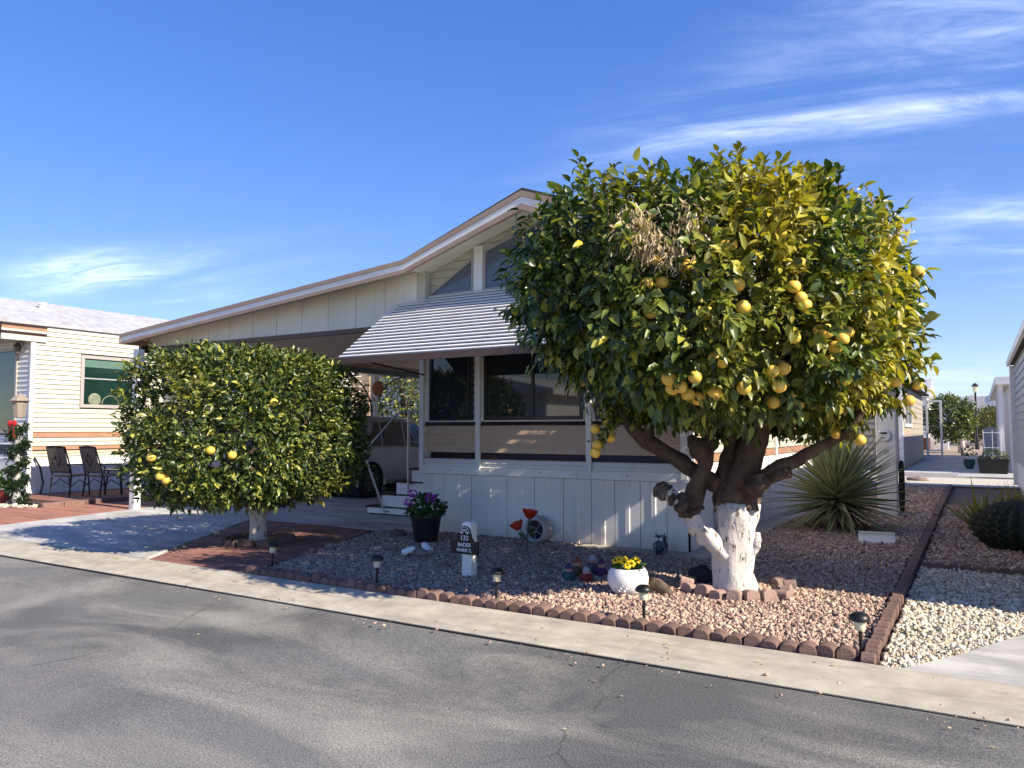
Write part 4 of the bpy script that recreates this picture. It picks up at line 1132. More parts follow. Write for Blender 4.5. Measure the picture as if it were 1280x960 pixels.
limb([(-2.25, 6.89, 0.70), (-2.34, 6.87, 0.82), (-2.43, 6.86, 0.88), (-2.50, 6.86, 0.91)], [0.072, 0.062, 0.058, 0.056], 18, 0.35, 'whitewash', 'limb_stub')
limb([(-2.47, 6.86, 0.895), (-2.53, 6.86, 0.925), (-2.585, 6.855, 0.94), (-2.60, 6.855, 0.945)], [0.060, 0.070, 0.064, 0.045], 18, 0.6, 'driftwood0', 'limb_stub')
limb([(-2.50, 6.84, 0.95), (-2.51, 6.83, 1.0), (-2.52, 6.83, 1.02)], [0.03, 0.024, 0.01], 10, 0.6, 'bark', 'limb_stub')
limb([(-2.40, 6.84, 0.90), (-2.42, 6.82, 0.86), (-2.44, 6.81, 0.80)], [0.04, 0.04, 0.015], 10, 0.6, 'bark', 'limb_stub')
limb([(-1.84, 7.12, 0.36), (-1.755, 7.11, 0.43), (-1.735, 7.11, 0.50), (-1.735, 7.11, 0.57)], [0.055, 0.045, 0.040, 0.028], 14, 0.30, 'whitewash', 'limb_stub')
limb([(-1.90, Yt, 0.80), (-1.87, Yt, 0.98), (-1.80, Yt - 0.02, 1.18), (-1.70, Yt, 1.55), (-1.62, Yt + 0.05, 1.95), (-1.45, Yt + 0.1, 2.6), (-1.35, Yt + 0.3, 3.3)], [0.190, 0.180, 0.130, 0.105, 0.098, 0.075, 0.04], 20, 0.28)
limb([(-1.72, Yt - 0.14, 0.95), (-1.68, Yt - 0.2, 1.02), (-1.70, Yt - 0.2, 1.10)], [0.075, 0.085, 0.06], 14, 0.6, name='burl')
limb([(-2.00, Yt - 0.02, 0.80), (-2.02, Yt, 1.0), (-1.99, Yt, 1.2), (-1.95, Yt, 1.40), (-1.92, Yt + 0.02, 1.9), (-2.0, Yt + 0.2, 2.6)], [0.13, 0.115, 0.075, 0.06, 0.05, 0.035], 16, 0.28)
limb([(-2.29, 6.90, 0.70), (-2.24, 6.92, 0.92), (-2.16, 6.95, 1.15), (-2.13, 6.98, 1.40), (-2.15, 7.0, 1.75), (-2.2, 6.9, 2.3), (-2.5, 6.7, 2.9)], [0.10, 0.09, 0.07, 0.066, 0.05, 0.04, 0.025], 14, 0.30)
limb([(-2.28, 6.88, 0.72), (-2.30, 6.86, 0.80), (-2.26, 6.86, 0.90)], [0.09, 0.105, 0.07], 16, 0.65, name='burl')
limb([(-2.17, 6.96, 1.30), (-2.19, 6.9, 1.33), (-2.26, 6.85, 1.44)], [0.11, 0.10, 0.03], 10, 0.4, name='burl')
limb([(-2.05, 7.05, 0.98), (-2.30, 7.04, 1.12), (-2.55, 7.02, 1.28), (-2.78, 7.0, 1.42), (-2.98, 6.95, 1.66), (-3.25, 6.9, 2.1), (-3.4, 6.8, 2.7)], [0.085, 0.078, 0.072, 0.076, 0.052, 0.035, 0.02], 14)
limb([(-2.72, 7.0, 1.38), (-2.70, 7.0, 1.6), (-2.6, 7.0, 2.0)], [0.06, 0.045, 0.03], 10)
limb([(-1.72, Yt, 1.02), (-1.55, 7.08, 1.14), (-1.34, 7.05, 1.25), (-1.12, 7.0, 1.37), (-0.9, 6.95, 1.5), (-0.6, 6.9, 2.1)], [0.095, 0.072, 0.056, 0.047, 0.04, 0.02], 12)
limb([(-1.62, 7.10, 1.08), (-1.5, 7.02, 1.10), (-1.42, 6.98, 1.13)], [0.075, 0.05, 0.046], 10)
limb([(-1.88, Yt, 1.25), (-1.75, Yt + 0.1, 1.5), (-1.6, Yt + 0.35, 1.75), (-1.4, Yt + 0.8, 2.4)], [0.06, 0.05, 0.045, 0.02], 10)
limb([(-1.85, Yt + 0.1, 1.2), (-1.95, Yt + 0.6, 1.8), (-2.1, Yt + 1.1, 2.6)], [0.10, 0.07, 0.03], 10)
limb([(-1.95, Yt - 0.1, 1.4), (-2.0, Yt - 0.7, 2.0), (-2.1, Yt - 1.2, 2.8)], [0.06, 0.045, 0.02], 10)
for i in range(34):      # inner branchlets
    d = unit(rng.normal(size=(1, 3))); d[0, 2] = abs(d[0, 2]) * 0.8 - 0.1; d = unit(d)
    e = CR1.c + d[0] * CR1.radius(d)[0] * 0.93
    s0 = Vector((-1.95, 7.05, 1.7)).lerp(Vector(e), 0.25)
    MB().tube(branch_path(s0, e, 0.2, 6, i), [0.028 - 0.0035 * k for k in range(7)], 6, 0.1).build('branch', M['bark'], TREE, smooth='all')
P, D, N, L, W, d, f = sprigs(CR1, 5000, 9, 0.097, 0.46, 0.55, 2.3, droop=0.38, spread=0.17)
# shoots standing above the top
sh_px = [(735, 222), (742, 232), (760, 250), (815, 240), (822, 246), (905, 208), (915, 200), (925, 212), (945, 222), (1010, 236), (1030, 232), (1040, 240), (1100, 275), (1120, 285), (875, 235), (790, 252), (700, 262), (965, 232), (650, 300), (1150, 345)]
SP, SD, SN, SL_, SW, Sd, Sf = [], [], [], [], [], [], []
for (x, y) in sh_px:
    base = CR1.hit(x, y + 34, 0.03)
    tip = base + np.array([rng.uniform(-0.08, 0.08), rng.uniform(-0.1, 0.1), 0.30 + rng.uniform(0, 0.1)])
    MB().tube([base, (base + tip) / 2 + 0.02, tip], [0.008, 0.006, 0.003], 5).build('shoot', M['bark'], TREE)
    for k in range(16):
        t = 0.15 + 0.85 * k / 15
        SP.append(base + (tip - base) * t); an = k * 2.4
        SD.append((math.cos(an), math.sin(an), 0.75)); SN.append((-math.cos(an) * 0.5, -math.sin(an) * 0.5, 1)); SL_.append(rng.uniform(0.07, 0.11)); SW.append(0.043)
        Sd.append(unit((base - CR1.c)[None])[0]); Sf.append(1.0)
P = np.concatenate([P, SP]); D = np.concatenate([D, SD]); N = np.concatenate([N, SN]); L = np.concatenate([L, SL_]); W = np.concatenate([W, SW]); d = np.concatenate([d, Sd]); f = np.concatenate([f, Sf])
# leaves low on the shaded side hang down
hang = np.clip(-(d @ np.array([0.5, 0, 1.0])) + 0.25, 0, 1)[:, None]
D = unit(D + np.array([0, 0, -1.1]) * hang); N = unit(N * (1 - 0.6 * hang) + d * hang * 0.9)
u = d @ np.array([0.80, -0.15, 0.35])  # yellowed leaves, plus sunlit-side brightness put into the leaf colour
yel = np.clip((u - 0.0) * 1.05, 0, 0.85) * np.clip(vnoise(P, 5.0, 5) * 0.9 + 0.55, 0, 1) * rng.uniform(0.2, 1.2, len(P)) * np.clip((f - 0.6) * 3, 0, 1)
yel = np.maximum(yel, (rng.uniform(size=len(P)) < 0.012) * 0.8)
# 300 outermost leaves facing the street are single leaves, the rest one mass
tocam = unit(np.array([0, 0, 1.5]) - P); face = np.sum(tocam * d, 1)
cand = np.where((f > 0.93) & (face > 0.25))[0]
pick = rng.choice(cand, 300, replace=False); mask = np.ones(len(P), bool); mask[pick] = False
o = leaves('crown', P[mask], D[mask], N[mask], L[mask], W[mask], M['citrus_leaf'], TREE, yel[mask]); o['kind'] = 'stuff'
Dn, Sn, Nn = leaf_frames(D, N)
lm = []
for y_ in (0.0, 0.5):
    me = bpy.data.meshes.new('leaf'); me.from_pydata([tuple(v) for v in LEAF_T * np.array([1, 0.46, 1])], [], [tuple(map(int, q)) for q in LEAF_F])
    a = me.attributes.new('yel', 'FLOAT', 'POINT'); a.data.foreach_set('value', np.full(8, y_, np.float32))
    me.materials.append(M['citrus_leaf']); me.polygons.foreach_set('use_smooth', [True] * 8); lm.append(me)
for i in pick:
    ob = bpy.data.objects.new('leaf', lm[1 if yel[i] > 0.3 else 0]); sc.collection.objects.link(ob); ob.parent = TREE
    X = Matrix((Dn[i], Sn[i], Nn[i])).transposed().to_4x4(); s_ = L[i] * 1.15
    ob.matrix_local = Matrix.Translation(Vector(P[i] + d[i] * 0.02) - TB) @ X @ Matrix.Diagonal((s_, s_, s_, 1))
# dried clumps
for (x, y, rx, nn) in ((792, 285, 0.13, 420), (806, 300, 0.12, 300), (858, 278, 0.15, 160), (835, 315, 0.13, 120), (1085, 275, 0.13, 130), (1112, 290, 0.12, 90)):
    c = CR1.hit(x, y, 0.02); c = c + unit((np.array([0, 0, 1.5]) - c)[None])[0] * 0.06
    v = rng.normal(size=(nn, 3)) * rx * np.array([0.5, 0.5, 0.55]); pp = c + v
    dd = unit(rng.normal(size=(nn, 3)) * 0.5 + np.array([0, 0, -1.0])); nnm = unit(rng.normal(size=(nn, 3)))
    o = leaves('dead_leaves', pp, dd, nnm, rng.uniform(0.05, 0.10, nn), rng.uniform(0.005, 0.015, nn), M['dead_leaf'], TREE); o['kind'] = 'stuff'
# fruit
def fruit_mesh(r):
    b = MB(); b.ell((0, 0, 0), (r, r, r * 0.94), 16, 10)
    me = bpy.data.meshes.new('fruit'); me.from_pydata(b.v, [], b.f); me.materials.append(M['fruit'])
    me.polygons.foreach_set('use_smooth', [True] * len(me.polygons)); me.validate(); return me
FM = fruit_mesh(0.051)
fpx = [(819, 327), (808, 355), (828, 353), (858, 333), (866, 335), (882, 391), (680, 450), (969, 280), (980, 274), (963, 290), (975, 291), (1001, 372), (992, 358), (993, 422), (903, 453), (1033, 453), (1107, 365), (1106, 381), (1002, 330),
       (836, 473), (850, 483), (841, 485), (860, 493), (872, 498), (893, 491), (930, 485), (966, 464), (974, 483), (967, 503), (744, 536), (758, 527), (762, 547), (747, 556), (744, 566),
       (1055, 474), (989, 495), (996, 505), (1039, 535), (1047, 543), (1075, 550), (1136, 501), (1120, 477), (1147, 481), (1034, 452), (979, 461)] + [(int(rng.uniform(880, 1150)), int(rng.uniform(290, 470))) for _ in range(16)] + [(int(rng.uniform(700, 900)), int(rng.uniform(380, 480))) for _ in range(4)]
FL = []
for (x, y) in fpx:
    q = CR1.hit(x, y, 0.06 if y < 470 else 0.0); sz = random.uniform(0.85, 1.1)
    share('fruit', FM, TREE, q, (random.uniform(-0.4, 0.4), random.uniform(-0.4, 0.4), random.uniform(0, 6)), (sz, sz, sz))
    if y > 455: FL.append(q)

# the twigs and leaves that the low fruit hang from
hp, hd, hn = [], [], []
for q in FL:
    up = CR1.c - q; up = up / np.linalg.norm(up); e = q + np.array([0, 0, 0.24]) + up * np.array([0.30, 0.30, 0.12])
    MB().tube([tuple(q + np.array([0, 0, 0.05])), tuple((q + e) / 2 + np.array([0, 0, 0.03])), tuple(e)], [0.004, 0.006, 0.010], 5).build('twig', M['bark'], TREE)
    for k in range(26):
        t = rng.uniform(0.1, 1.0); hp.append(q + (e - q) * t + np.array([0, 0, 0.06]) * (1 - t) + rng.normal(size=3) * 0.03)
        v = rng.normal(size=3); hd.append(v + np.array([0, 0, -0.7])); hn.append(rng.normal(size=3) * 0.5 + (q - CR1.c) * 0.5 + np.array([0, 0, 0.5]))
nh = len(hp)
leaves('hanging_leaves', np.array(hp), np.array(hd), np.array(hn), rng.uniform(0.07, 0.115, nh), rng.uniform(0.035, 0.05, nh), M['citrus_leaf'], TREE, rng.uniform(0, 0.35, nh) * (rng.uniform(size=nh) < 0.4))['kind'] = 'stuff'

# ---- clipped citrus by the driveway
T2 = Vector((-8.02, 6.84, 0.045))
TR2 = thing('clipped_citrus_tree', 'low clipped drum shaped citrus tree on a white trunk by the driveway', 'tree', T2)
CR2 = Crown((-8.02, 6.72, 1.51), (0.93, 1.62, 0.905), 2.9, 4.2, 0.035, 4.0, 21)
b = MB(); b.tube([(T2.x, T2.y, -0.0), (T2.x, T2.y, 0.08), (T2.x, T2.y, 0.3), (T2.x, T2.y, 0.48)], [0.16, 0.115, 0.10, 0.125], 16, 0.14)
b.build('trunk', M['whitewash'], TR2, smooth='all')
for s, e, r in (((T2.x, T2.y, 0.40), (T2.x - 0.45, T2.y - 0.1, 0.85), 0.085), ((T2.x, T2.y, 0.40), (T2.x + 0.42, T2.y + 0.12, 0.80), 0.085), ((T2.x, T2.y, 0.42), (T2.x + 0.05, T2.y + 0.5, 0.95), 0.07), ((T2.x, T2.y, 0.42), (T2.x, T2.y - 0.5, 0.95), 0.06)):
    MB().tube([s, tuple((np.array(s) + e) / 2 + np.array([0, 0, 0.02])), e], [r, r * 0.8, r * 0.6], 12, 0.15).build('limb', M['whitewash'], TR2, smooth='all')
    for k in range(5):
        q = Vector(e) + Vector((random.uniform(-0.7, 0.7), random.uniform(-0.9, 0.9), random.uniform(0.3, 1.2)))
        MB().tube(branch_path(e, q, 0.2, 5, k), [0.035, 0.03, 0.025, 0.02, 0.014, 0.008], 6).build('branch', M['bark'], TR2)
P, D, N, L, W, d, f = sprigs(CR2, 4700, 8, 0.078, 0.42, 0.62, 2.4, droop=0.10, spread=0.11, out_w=0.9, up_w=0.5)
yel = np.clip(vnoise(P, 3.0, 9) - 0.35, 0, 0.5) * rng.uniform(0, 1, len(P)) * 0.9
yel = np.maximum(yel, (rng.uniform(size=len(P)) < 0.01) * 0.7)
o = leaves('crown', P, D, N, L, W, M['hedge_leaf'], TR2, yel); o['kind'] = 'stuff'
for (x, y) in ((263, 563), (290, 569), (189, 572), (200, 595), (208, 600), (342, 503)):
    q = CR2.hit(x, y, -0.02); share('fruit', FM, TR2, q, (0, 0, random.uniform(0, 6)))
# brick ring round its foot
RG = thing('tree_ring', 'low ring of dark red bricks around the clipped citrus trunk', 'edging', (T2.x, T2.y, 0.045))
for k in range(12):
    t = 2 * math.pi * k / 12
    me = SC
    share('brick', SC, RG, (T2.x + 0.42 * math.cos(t), T2.y + 0.42 * math.sin(t), 0.03), (0, 0, t + math.pi / 2), (1.8, 1, 0.75))
b = MB().lathe([(0.0, 0.06), (0.38, 0.055)], 20, (T2.x, T2.y, 0.02)); b.build('soil', M['bed_earth'], RG)
# block ring round the big tree
SC2 = scallop_mesh(); SC2.materials[0] = M['ring_block'] if 'ring_block' in M else M['edging']
RG = thing('tree_ring', 'broken ring of pinkish rounded blocks around the big citrus trunk', 'edging', (TB.x, TB.y, 0.03))
def boulder(name, c, r, m, par=None, seed=0):
    b = MB(); b.ell(c, r, 12, 8, 0.35, 8); return b.build(name, m, par, smooth='all')
for k, t in enumerate((-2.75, -2.35, -1.98, -1.66, -1.36, -1.06, -0.74, -0.40, -0.02, 0.42, 0.9, 2.6, 3.1)):
    rr = 0.47 + 0.02 * math.sin(k * 2.1)
    o = share('brick', SC2, RG, (TB.x + rr * math.cos(t) + 0.02, TB.y + rr * math.sin(t), 0.02), (random.uniform(-0.25, 0.05), random.uniform(-0.12, 0.12), t + math.pi / 2 + random.uniform(-0.2, 0.2)), (random.uniform(1.0, 1.25), random.uniform(1.1, 1.5), random.uniform(0.75, 1.0)))
M['dark_rock'] = mat('dark_rock', (0.035, 0.032, 0.03), 0.8, var=0.4, scale=14, bump=0.6, bscale=30)
tag(boulder('rock', (TB.x - 0.36, TB.y + 0.16, 0.10), (0.13, 0.10, 0.10), M['dark_rock']), 'black rock in the block ring beside the big white trunk', 'rock')

# ------------------------------------------------------------------ things in the front bed
# solar path lights
def solar():
    r = thing('solar_light', '', 'garden light', (0, 0, 0))
    MB().tube([(0, 0, -0.05), (0, 0, 0.185)], 0.0125, 8).build('stake', M['black_plastic'], r, smooth=True)
    MB().lathe([(0.030, 0.178), (0.034, 0.184), (0.036, 0.24), (0.034, 0.248)], 14, (0, 0, 0)).build('lens', M['frost'], r, smooth=True)
    MB().lathe([(0.045, 0.236), (0.064, 0.243), (0.066, 0.255), (0.055, 0.275), (0.034, 0.290), (0.0, 0.294)], 18, (0, 0, 0)).build('cap', M['black_plastic'], r, smooth=True)
    return r
lights = [((1077, 822), 'black solar light at the bed corner next to the white gravel'),
          ((805, 780), 'black solar light standing in front of the white flower bowl'),
          ((620, 753), 'black solar light beside the white name post'),
          ((471, 733), 'black solar light between name post and paver strip'),
          ((340, 712), 'black solar light at the corner beside the red pavers')]
s0 = solar()
for i, (q, lab) in enumerate(lights):
    o = s0 if i == 0 else copy_tree(s0)
    p = G(*q, 0.03); o.location = (p[0], p[1], 0.03); o['label'] = lab; o['group'] = 'solar lights along the kerb'
    o.rotation_euler = (random.uniform(-0.04, 0.04), random.uniform(-0.05, 0.05), random.uniform(0, 3))

# white post with black name board
p = G(581, 722, 0.03); PX_, PY_ = p[0] + 0.02, p[1] + 0.05
NP = thing('name_post', 'white square post carrying a black house number board', 'sign', (PX_, PY_, 0.03))
MB().prism([(PX_ - 0.055, 0.0), (PX_ + 0.055, 0.0), (PX_ + 0.055, 0.565), (PX_, 0.585), (PX_ - 0.055, 0.565)], 'y', PY_ - 0.055, PY_ + 0.055).build('post', M['white_paint'], NP, bevel=0.006)
yb = PY_ - 0.062
prof = [(-0.165, 0.235), (0.165, 0.235), (0.165, 0.365), (0.115, 0.365), (0.085, 0.395), (0.075, 0.43)]
for k in range(11):
    t = math.pi * k / 10; prof.append((0.068 * math.cos(t), 0.445 + 0.068 * math.sin(t)))
prof += [(-0.075, 0.43), (-0.085, 0.395), (-0.115, 0.365), (-0.165, 0.365)]
cxs = PX_ - 0.01
M['board_black'] = mat('board_black', (0.010, 0.010, 0.011), 0.35)
M['letter'] = mat('letter_white', (0.70, 0.70, 0.70), 0.5)
bd = MB().prism([(cxs + a, z + 0.03) for a, z in prof], 'y', yb - 0.012, yb + 0.006).build('name_board', M['board_black'], NP)
RX = Matrix.Rotation(math.pi / 2, 4, 'X')
def words(t, size, z, dx=0.0, bold=0.0):
    text_mesh('lettering', t, size, M['letter'], bd, Matrix.Translation((cxs + dx, yb - 0.0135, z + 0.03)) @ RX, 0.001, 'CENTER', bold)
words('133', 0.068, 0.392, 0.0, 0.0012); words('BADER', 0.052, 0.325, 0, 0.0012); words('MARIE C.', 0.046, 0.272, 0, 0.0012)
b = MB()
for k in range(12):
    t0 = math.pi * (k + 0.0) / 12; t1 = math.pi * (k + 1) / 12
    q = [(r * math.cos(t), 0.475 + r * math.sin(t)) for r, t in ((0.060, t0), (0.060, t1), (0.054, t1), (0.054, t0))]
    b.prism([(cxs + a, z) for a, z in q], 'y', yb - 0.0145, yb - 0.012)
b.build('arch_line', M['letter'], bd)
words('NO', 0.040, 0.468, 0, 0.001)
b = MB()
for s in (-1, 1):
    b.prism([(cxs + s * 0.012, 0.468), (cxs + s * 0.045, 0.466), (cxs + s * 0.05, 0.482), (cxs + s * 0.028, 0.486)], 'y', yb - 0.0145, yb - 0.012)
b.build('emblem', M['letter'], bd)

# flowering plants in pots
M['purple'] = mat('purple_petal', (0.42, 0.03, 0.50), 0.6)
M['yellow_petal'] = mat('yellow_petal', (0.80, 0.55, 0.01), 0.6)
M['pansy_eye'] = mat('pansy_eye', (0.05, 0.02, 0.01), 0.7)
M['red_petal'] = mat('red_petal', (0.62, 0.045, 0.012), 0.45, var=0.4, scale=20)
M['plant_leaf'] = leaf_mat('plant_leaf', [(0, (0.015, 0.05, 0.012)), (0.6, (0.03, 0.085, 0.02)), (1, (0.06, 0.13, 0.03))], (0.3, 0.3, 0.05), 0.25)
def leaf_ball(par, c, r, n, L, name='foliage', m='plant_leaf', low=-0.2):
    d_ = unit(rng.normal(size=(n, 3))); d_[:, 2] = np.maximum(d_[:, 2], low); ff = rng.uniform(0.55, 1, n) ** 0.6
    P_ = np.array(c) + d_ * np.array(r) * ff[:, None]
    o = leaves(name, P_, unit(d_ * 0.7 + rng.normal(size=(n, 3)) * 0.6), unit(d_ * 0.6 + np.array([0, 0, 0.8]) + rng.normal(size=(n, 3)) * 0.3), L * rng.uniform(0.7, 1.2, n), L * 0.75 * rng.uniform(0.7, 1.2, n), M[m], par)
    o['kind'] = 'stuff'; return o
p = G(524, 680, 0.03)
POT = thing('flower_pot', 'black tapered pot of purple geraniums by the house corner', 'flower pot', (p[0], p[1] + 0.14, 0.03))
c = POT.location
MB().lathe([(0.0, 0.0), (0.145, 0.0), (0.20, 0.33), (0.215, 0.335), (0.215, 0.37), (0.20, 0.37), (0.185, 0.33), (0.0, 0.32)], 24, tuple(c)).build('pot', M['black_plastic'], POT, smooth=True)
leaf_ball(POT, (c.x, c.y, c.z + 0.42), (0.25, 0.25, 0.20), 420, 0.07)
for (dx, dz) in ((-0.15, 0.64), (0.15, 0.60), (-0.22, 0.52)):
    yy = c.y - 0.10
    MB().tube([(c.x + dx * 0.5, c.y, c.z + 0.35), (c.x + dx, yy, c.z + dz)], 0.005, 5).build('stem', M['plant_leaf'], POT)
    n = 46; dd = unit(rng.normal(size=(n, 3))); P_ = np.array((c.x + dx, yy, c.z + dz)) + dd * np.array((0.05, 0.05, 0.035))
    o = leaves('flower', P_, unit(dd + rng.normal(size=(n, 3)) * 0.4), dd, np.full(n, 0.032), np.full(n, 0.026), M['purple'], POT)

p = G(778, 746, 0.03)
PB = thing('flower_bowl', 'round white planter bowl with yellow pansies', 'planter', (p[0], p[1] + 0.13, 0.03))
c = PB.location
M['bowl'] = mat('white_bowl', (0.78, 0.77, 0.75), 0.5, var=0.06, scale=6, bump=0.15, bscale=25)
MB().lathe([(0.0, 0.0), (0.09, 0.0), (0.145, 0.03), (0.178, 0.09), (0.184, 0.145), (0.172, 0.20), (0.148, 0.238), (0.140, 0.236), (0.160, 0.19), (0.15, 0.17), (0.0, 0.17)], 28, tuple(c)).build('bowl', M['bowl'], PB, smooth=True)
for k in range(9):   # raised flower relief on the bowl
    a = -1.95 + 0.10 * k; zz = 0.06 + 0.02 * (k % 3)
    MB().ell((c.x + 0.170 * math.cos(a), c.y + 0.170 * math.sin(a), c.z + zz), (0.012, 0.012, 0.014), 8, 5).build('relief', M['bowl'], PB, smooth=True)
leaf_ball(PB, (c.x, c.y, c.z + 0.24), (0.13, 0.13, 0.055), 150, 0.045)
for k in range(13):
    a = k * 2.4; r = 0.03 + 0.075 * math.sqrt(k / 13)
    q = Vector((c.x + r * math.cos(a), c.y + r * math.sin(a) - 0.02, c.z + 0.285 + random.uniform(-0.02, 0.03)))
    dr = (Vector((0, 0, 1.5)) - q).normalized() + Vector((random.uniform(-0.5, 0.5), random.uniform(-0.5, 0.5), random.uniform(0, 0.6))); dr.normalize()
    a1 = dr.orthogonal().normalized(); a2 = dr.cross(a1)
    b = MB()
    for j in range(5):
        t = 2 * math.pi * j / 5
        o_ = q + (a1 * math.cos(t) + a2 * math.sin(t)) * 0.018
        b.ell(tuple(o_), 0.017, 7, 4)
    fl = b.build('flower', M['yellow_petal'], PB, smooth=True)
    MB().ell(tuple(q + dr * 0.014), 0.008, 6, 4).build('flower_eye', M['pansy_eye'], fl)

# metal poppies on a stake
p = G(660, 690, 0.03)
PO = thing('garden_stake', 'pair of red metal poppies on a thin stake against the skirting', 'garden ornament', (p[0], p[1], 0.03))
M['stem_green'] = mat('stem_green', (0.03, 0.07, 0.035), 0.5)
MB().tube([(p[0], p[1], 0.0), (p[0] - 0.01, p[1], 0.2), (p[0] + 0.02, p[1], 0.43)], 0.007, 6).build('stem', M['stem_green'], PO)
MB().tube([(p[0] - 0.005, p[1], 0.16), (p[0] - 0.06, p[1] - 0.01, 0.24), (p[0] - 0.10, p[1] - 0.02, 0.30)], 0.006, 6).build('stem', M['stem_green'], PO)
for (cx_, cz_, sc_, tilt) in ((p[0] + 0.03, 0.43, 1.35, 0.15), (p[0] - 0.11, 0.29, 1.25, -0.55)):
    for k in range(6):
        t = 2 * math.pi * k / 6
        b = MB(); rows = []
        for i in range(5):
            s = i / 4; r = (0.016 + 0.052 * s ** 0.8) * sc_; z = (0.0 + 0.085 * s ** 1.3) * sc_
            for j in range(4):
                a = t + (j / 3 - 0.5) * 1.25
                ww = 1 + 0.08 * math.sin(j * 2 + k)
                x_, y_, z_ = r * math.cos(a) * ww, r * math.sin(a) * ww, z * (1 - 0.12 * abs(j - 1.5) * (s > 0.6))
                x2 = x_ * math.cos(tilt) + z_ * math.sin(tilt); z2 = -x_ * math.sin(tilt) + z_ * math.cos(tilt)
                rows.append((cx_ + x2, p[1] + y_ - 0.02, cz_ + z2))
        b.add(rows, [(i * 4 + j, i * 4 + j + 1, (i + 1) * 4 + j + 1, (i + 1) * 4 + j) for i in range(4) for j in range(3)])
        b.build('petal', M['red_petal'], PO, smooth='all')
for (dx, dz, a) in ((-0.03, 0.2, 2.6), (0.04, 0.30, 0.6), (-0.09, 0.22, 3.6), (0.06, 0.24, 0.2)):
    P_ = np.array([[p[0] + dx * 0.3, p[1] - 0.005, dz]]); D_ = np.array([[math.cos(a), -0.3, 0.3]])
    leaves('leaf', P_, D_, np.array([[0, -1, 0.4]]), np.array([0.11]), np.array([0.05]), M['plant_leaf'], PO)
MB().lathe([(0.0, 0.0), (0.07, 0.0), (0.06, 0.015), (0.0, 0.02)], 10, (p[0], p[1], 0.03)).build('base', M['black_metal'], PO)

# round white drum ornament leaning on the skirting
p = G(672, 683, 0.03); cy0 = 8.74
q = AY(672, 667, cy0)
DO = thing('wheel_planter', 'round white wheel shaped planter with dark blue face leaning on the skirting', 'planter', (q[0], cy0, 0.03))
M['cer_grey'] = mat('stoneware', (0.48, 0.45, 0.43), 0.6, var=0.15, scale=8)
M['cer_blue'] = mat('blue_glaze', (0.012, 0.012, 0.035), 0.25, var=0.3)
cc = (q[0], cy0, 0.205)
MB().lathe([(0.0, 0.09), (0.15, 0.09), (0.178, 0.06), (0.182, 0.0), (0.165, -0.085), (0.145, -0.10), (0.125, -0.085), (0.12, -0.03), (0.0, -0.03)], 28, cc, 'y').build('body', M['cer_grey'], DO, smooth=True)
MB().lathe([(0.0, -0.036), (0.118, -0.036), (0.118, -0.032), (0.0, -0.032)], 24, cc, 'y').build('face', M['cer_blue'], DO)
for a in (0.5, 2.2, 4.0, 5.2):
    pts = [(cc[0] + r_ * math.cos(a + r_ * 5), cy0 - 0.040, cc[2] + r_ * math.sin(a + r_ * 5)) for r_ in (0.01, 0.04, 0.07, 0.11)]
    MB().tube(pts, 0.005, 5).build('scroll', M['cer_grey'], DO)

# blue owl jar on the ledge
q = G(824, 693, 0.055); OJ = thing('owl_jar', 'small dark blue owl shaped jar on the concrete ledge', 'jar', (q[0], q[1] + 0.06, 0.053))
c = OJ.location; M['owl'] = mat('owl_glaze', (0.022, 0.030, 0.075), 0.25, col2=(0.20, 0.22, 0.27), scale=26, lo=0.52, hi=0.60)
MB().lathe([(0.0, 0.0), (0.06, 0.0), (0.078, 0.04), (0.082, 0.10), (0.066, 0.15), (0.062, 0.17), (0.070, 0.195), (0.05, 0.215), (0.0, 0.217)], 20, tuple(c)).build('body', M['owl'], OJ, smooth=True)
for s in (-1, 1):
    MB().tube([(c.x + s * 0.045, c.y - 0.01, c.z + 0.20), (c.x + s * 0.058, c.y - 0.015, c.z + 0.245)], [0.018, 0.004], 7).build('ear', M['owl'], OJ)
    MB().lathe([(0.0, -0.006), (0.020, -0.004), (0.022, 0.004)], 12, (c.x + s * 0.026, c.y - 0.066, c.z + 0.178), 'y').build('eye', M['letter'], OJ)
    MB().tube([(c.x + s * 0.076, c.y - 0.01, c.z + 0.12), (c.x + s * 0.07, c.y - 0.03, c.z + 0.04)], [0.022, 0.01], 7).build('wing', M['owl'], OJ)

# small painted garden figures beside the bowl
def gnome(px, py, body, hat, lab, h=0.17, face=(0.45, 0.25, 0.17)):
    q = G(px, py, 0.03); r = thing('garden_figure', lab, 'garden figure', (q[0], q[1], 0.03))
    c = r.location
    mb_ = mat('figure_body', body, 0.6, var=0.3, scale=30); mh = mat('figure_hat', hat, 0.6, var=0.2, scale=30); mf = mat('figure_face', face, 0.6)
    MB().lathe([(0.0, 0.0), (0.05, 0.0), (0.06, 0.03), (0.055, h * 0.45), (0.03, h * 0.58), (0.0, h * 0.6)], 14, tuple(c)).build('body', mb_, r, smooth=True)
    MB().ell((c.x, c.y, c.z + h * 0.66), (0.036, 0.036, 0.036), 12, 8).build('head', mf, r, smooth=True)
    MB().lathe([(0.04, h * 0.76), (0.03, h * 0.88), (0.0, h * 1.08)], 12, tuple(c)).build('hat', mh, r, smooth=True)
    for s in (-1, 1):
        MB().tube([(c.x + s * 0.045, c.y, c.z + h * 0.5), (c.x + s * 0.05, c.y - 0.04, c.z + h * 0.3)], [0.016, 0.012], 7).build('arm', mb_, r, smooth=True)
gnome(711, 727, (0.03, 0.10, 0.12), (0.03, 0.04, 0.10), 'small teal garden figure at the end of the figure group')
gnome(722, 722, (0.10, 0.05, 0.03), (0.28, 0.05, 0.02), 'small garden figure in a red hat behind the teal one', 0.20, (0.42, 0.24, 0.12))
